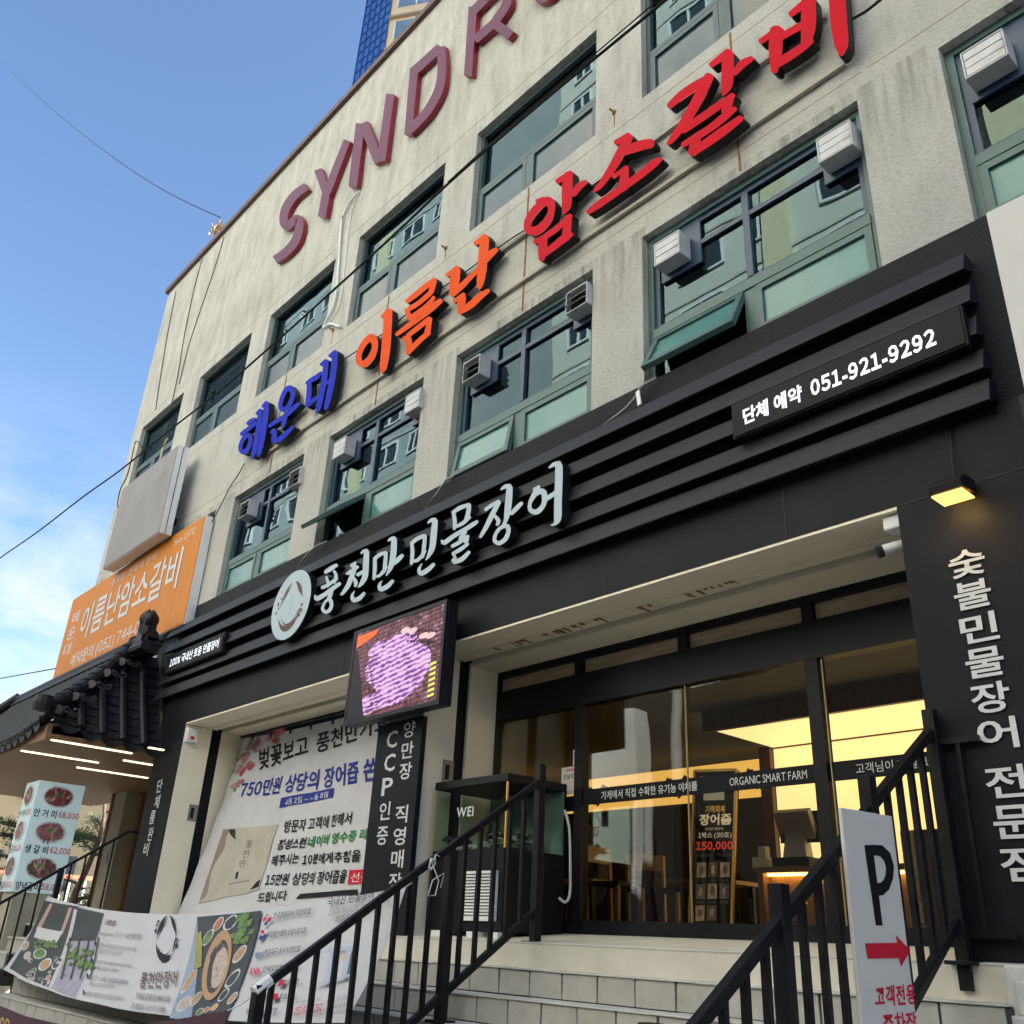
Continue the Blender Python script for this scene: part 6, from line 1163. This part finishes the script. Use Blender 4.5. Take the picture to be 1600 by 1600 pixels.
for k in range(6): p = c0.lerp(cl, k / 5) + n * .08; b.box(p.x - .03, p.x + .03, p.y - .03, p.y + .03, -1, 96)
b.build('glass_grid', gm, t)
n2 = Vector((.57, -.82, 0)); b = MB(); w = MB(); sp_ = MB()
for k in range(0, 30):
    z = .5 + k * 3.2
    w.face([tuple(c0 + dr * .5 + n2 * .03 + Vector((0, 0, z + 1.25))), tuple(c2 - dr * .5 + n2 * .03 + Vector((0, 0, z + 1.25))), tuple(c2 - dr * .5 + n2 * .03 + Vector((0, 0, z + 3.0))), tuple(c0 + dr * .5 + n2 * .03 + Vector((0, 0, z + 3.0)))])
    b.bar(c0 + n2 * .12 + Vector((0, 0, z + .15)), c2 + n2 * .12 + Vector((0, 0, z + .15)), .25, .16)
    for j in range(18): p = c0 + dr * (.5 + j * 1.4) + n2 * .07; sp_.box(p.x - .05, p.x + .05, p.y - .05, p.y + .05, z + 1.25, z + 3.0)
w.build('balcony_glazing', pm('balcony_glass', (.16, .24, .33), .1, 0, .3, .8, spec=.9), t); b.build('floor_band', pm('band_brown', (.30, .22, .14), .7), t); sp_.build('balcony_mullion', M['white'], t)
# apartments across the street: seen only mirrored in the windows
def block(label, x0, x1, y, z1, wall, dx, win=(1.5, 1.35), rows=2.9):
    t = thing('apartment_block', label, 'building', ((x0 + x1) / 2, y, -1.6)); b = MB(); b.box(x0, x1, y - 14, y, -1.6, z1); b.build('block_wall', wall, t)
    f, g_ = MB(), MB(); k = 0; z = 2.2
    while z < z1 - 2:
        x = x0 + 1.2
        while x < x1 - 2.5:
            wv_ = win[0] if int((x - x0) / dx) % 3 else win[0] * .55
            g_.box(x, x + wv_ * 1.4, y, y + .03, z, z + win[1]); frame_mb(f, x - .08, x + wv_ * 1.4 + .08, z - .08, z + win[1] + .08, .10, y + .03, y + .11); f.box(x + wv_ * .7 - .05, x + wv_ * .7 + .05, y + .03, y + .1, z, z + win[1]); x += dx
        z += rows
    meta(g_.build('window_glazing', pm('far_glass', (.05, .065, .075), .15, 0, .3, .5), t), kind='stuff'); meta(f.build('window_trim', M['white'], t), kind='stuff')
    b = MB()
    for k in range(int(z1 / rows)): b.box(x0, x1, y, y + .06, 1.0 + k * rows, 1.12 + k * rows)
    b.build('floor_line', M['paving'], t)
    b = MB()
    for k in range(3): x = x0 + (x1 - x0) * (k + .5) / 3; b.box(x - .5, x + .5, y, y + .35, -1.6, z1)
    b.build('wall_rib', pm('rib_yellow', (.60, .55, .36), .8), t)
ol = pm('olive_wall', (.52, .53, .47), .85, 0, .12, .4); bl_ = pm('slate_wall', (.34, .37, .38), .8, 0, .15, .4); tn = pm('tan_wall', (.60, .59, .54), .85, 0, .12, .4)
block('olive apartment block across the street with yellow ribs', -27, -2, -15, 54, ol, 3.3)
block('slate apartment block across the street, far left', -92, -36, -16, 66, bl_, 3.4)
block('tan apartment block across the street to the right', 0, 22, -17, 30, tn, 3.4)
b = MB(); b.box(-60, 25, -13.5, -11, -1.6, 7.5); meta(b.build('dark_reflection_block', pm('dark_row', (.018, .017, .016), .8, 0, .3, .5)), 'unseen dark low block added across the street to darken the door glass reflections', 'building')  # dark block added out of view so the door glass mirrors less light
b = MB(); b.box(-20.4, -18.7, -10.4, -9.8, -1.6, 6.8); meta(b.build('gate_pillar', pm('pale_panel', (.55, .56, .55), .6, 0, .1, 1)), 'pale panelled pillar across the street', 'pillar')
b = MB(); b.tube([(-14.9, -7, -1.6), (-14.9, -7, 8.5)], .15, 12); meta(b.build('utility_pole', pm('tall_pole', (.36, .36, .35), .7)), 'tall grey utility pole across the street', 'pole'); b = MB(); b.tube([(-17.6, -9, -1.6), (-17.6, -9, 4.6)], .14, 12); meta(b.build('utility_pole', pm('pole', (.36, .36, .35), .7)), 'short grey utility pole across the street in front of the pale pillar', 'pole')
# ---- left end: garden wall, bright house, pines
t = thing('bright_house', 'sunlit warm cream building far behind the pines on the left', 'building', (-46, 16, -1.6)); b = MB(); b.box(-60, -44, 2, 30, -1.6, 5.4); b.build('house_wall', pm('warm_render', (.72, .56, .33), .8, 0, .1, .5), t)
b = MB()
for k in range(8): b.box(-44, -43.95, 4 + k * 3, 5.4 + k * 3, 1.2, 2.6)
b.build('house_window', M['slate'], t)
b = MB(); b.box(-60.5, -43.4, 1.6, 30.4, 5.4, 5.7); b.build('house_roof', M['paving'], t)
b = MB(); b.box(-27.2, -27, 4, 24, -1.6, .15); b.box(-27.3, -26.9, 4, 24, .15, .26); meta(b.build('garden_wall', M['cream']), 'cream garden wall behind the pines at the left end', 'wall')
t = thing('red_fence', 'low red and grey fence on the garden wall', 'fence', (-26.95, 14, .26)); b = MB(); b.bar((-27.1, 4, 1.1), (-27.1, 24, 1.1), .08, .1); b.build('top_rail', pm('fence_red', (.45, .10, .05), .6), t)
b = MB()
for k in range(100): y = 4 + k * .2; b.box(-27.12, -27.08, y, y + .05, .26, 1.06)
meta(b.build('fence_slats', M['vent'], t), kind='stuff')
def pine(x, y, h, label, seed):
    random.seed(seed); t = thing('pine_tree', label, 'tree', (x, y, -1.6), 'pines at the left entrance'); b = MB(); tp = []
    for j in range(9): tp.append(Vector((x + .18 * math.sin(j * 1.1 + seed), y + .15 * math.cos(j * .9), -1.6 + h * j / 8)))
    b.tube(tp, [.13 - .012 * j for j in range(9)], 8); f = MB()
    for k in range(22):
        j = random.uniform(2.2, 8); p = tp[int(j)].lerp(tp[min(8, int(j) + 1)], j % 1); a = random.uniform(0, 6.28); ln = random.uniform(.5, 1.25) * (1.2 - j / 12)
        e_ = p + Vector((math.cos(a) * ln, math.sin(a) * ln, random.uniform(-.05, .25))); m_ = p.lerp(e_, .5) + Vector((0, 0, .08)); b.tube([p, m_, e_], [.035, .025, .012], 6)
        for c_ in range(4):
            cc_ = p.lerp(e_, .45 + .2 * c_) + Vector((random.uniform(-.12, .12), random.uniform(-.12, .12), random.uniform(0, .1))); sz = random.uniform(.14, .26)
            for q_ in range(46):
                d = Vector((random.gauss(0, 1), random.gauss(0, 1), random.gauss(0, .45))).normalized(); o_ = cc_ + d * sz * random.uniform(.1, .9); dd = (d + Vector((0, 0, .5))).normalized() * .10; s_ = d.cross(Vector((random.random(), random.random(), random.random()))).normalized() * .012
                f.face([o_ - s_, o_ + s_, o_ + dd])
    b.build('trunk', pm('bark_%d' % seed, (.10, .065, .045), .9, 0, .4, 9), t, smooth=True); f.build('crown', bpy.data.materials.get('needles') or pm('needles', (.045, .085, .03), .7, 0, .5, 2), t)
pine(-24.5, 8.3, 4.6, 'slim pine seen between the lit menu column and the stone column', 2); pine(-22.5, 6.2, 4.2, 'dense pine left of the lit menu column, nearest the frame edge', 5); pine(-23.0, 7.0, 4.0, 'pine partly behind the lit menu column', 8)
b = MB(); b.lathe((-20.6, 6.6, -1.6), [(.25, 0), (.32, .05), (.40, 1.4), (.43, 1.5), (.36, 1.5)], 18); meta(b.build('planter', pm('planter_clay', (.30, .26, .2), .8)), 'grey round planter behind the thin railing', 'planter')
# ---- overhead cables and the lump on the roof edge
def over(label, l, y, r):
    pp = ypts(l, y); ext = 14 if l[0][0] < 0 else 0
    if ext: pp = [pp[0] + (pp[0] - pp[1]).normalized() * ext] + pp
    cable('overhead_cable', label, pp, r, flat('cable_black', (.012, .012, .013), .6) if 'cable_black' not in bpy.data.materials else bpy.data.materials['cable_black'], 'overhead cable', 5)
over('long black overhead cable crossing the whole facade from lower left to upper right', [(-40, 905), (0, 872), (60, 830), (130, 776), (190, 733), (260, 676), (340, 613), (430, 535), (520, 454), (610, 372), (700, 287), (790, 208), (880, 132), (960, 66), (1040, 0), (1090, -45)], 3.2, .011)
over('second strand beside the long overhead cable at its upper end', [(700, 284), (790, 203), (880, 126), (960, 58), (1030, -2), (1080, -48)], 3.15, .005)
over('thin sagging wire across the empty sky at the upper left', [(-20, 75), (0, 95), (50, 142), (100, 186), (150, 226), (200, 262), (250, 294), (300, 320), (345, 340)], 5.2, .012)
over('thin wire at the far left over the tiled canopy', [(-10, 1062), (40, 1053), (90, 1044)], 5.2, .012)
over('black cable running behind the coloured letters', [(530, 566), (600, 520), (660, 470), (720, 430), (800, 372), (870, 330), (960, 265)], 4.93, .008)
over('black cable going up right from the red letter 비', [(1330, 30), (1352, 18), (1375, 0), (1400, -20)], 4.8, .012)
over('loose dark cable looping past the left edge of the wall', [(222, 700), (212, 690), (205, 720), (198, 745), (188, 765), (184, 790), (190, 812), (200, 822)], 4.7, .010)
b = MB(); random.seed(6); p0 = PY(341, 362, 5.05)
for k in range(60):
    d = Vector((random.gauss(0, .5), random.gauss(0, .5), abs(random.gauss(0, 1)))).normalized(); s_ = Vector((random.uniform(-1, 1), random.uniform(-1, 1), 0)).normalized() * .035; q_ = p0 + Vector((random.uniform(-.22, .2), random.uniform(-.1, .1), random.uniform(-.05, .06))); b.face([q_ - s_, q_ + s_, q_ + d * random.uniform(.1, .22)])
meta(b.build('foam_lump', pm('tan_foam', (.30, .22, .13), .9, 0, .4, 9)), 'frayed tan lump sticking up over the parapet near the left corner', 'foam lump')
bpy.data.objects.remove(_to); bpy.data.scenes.remove(_ts)
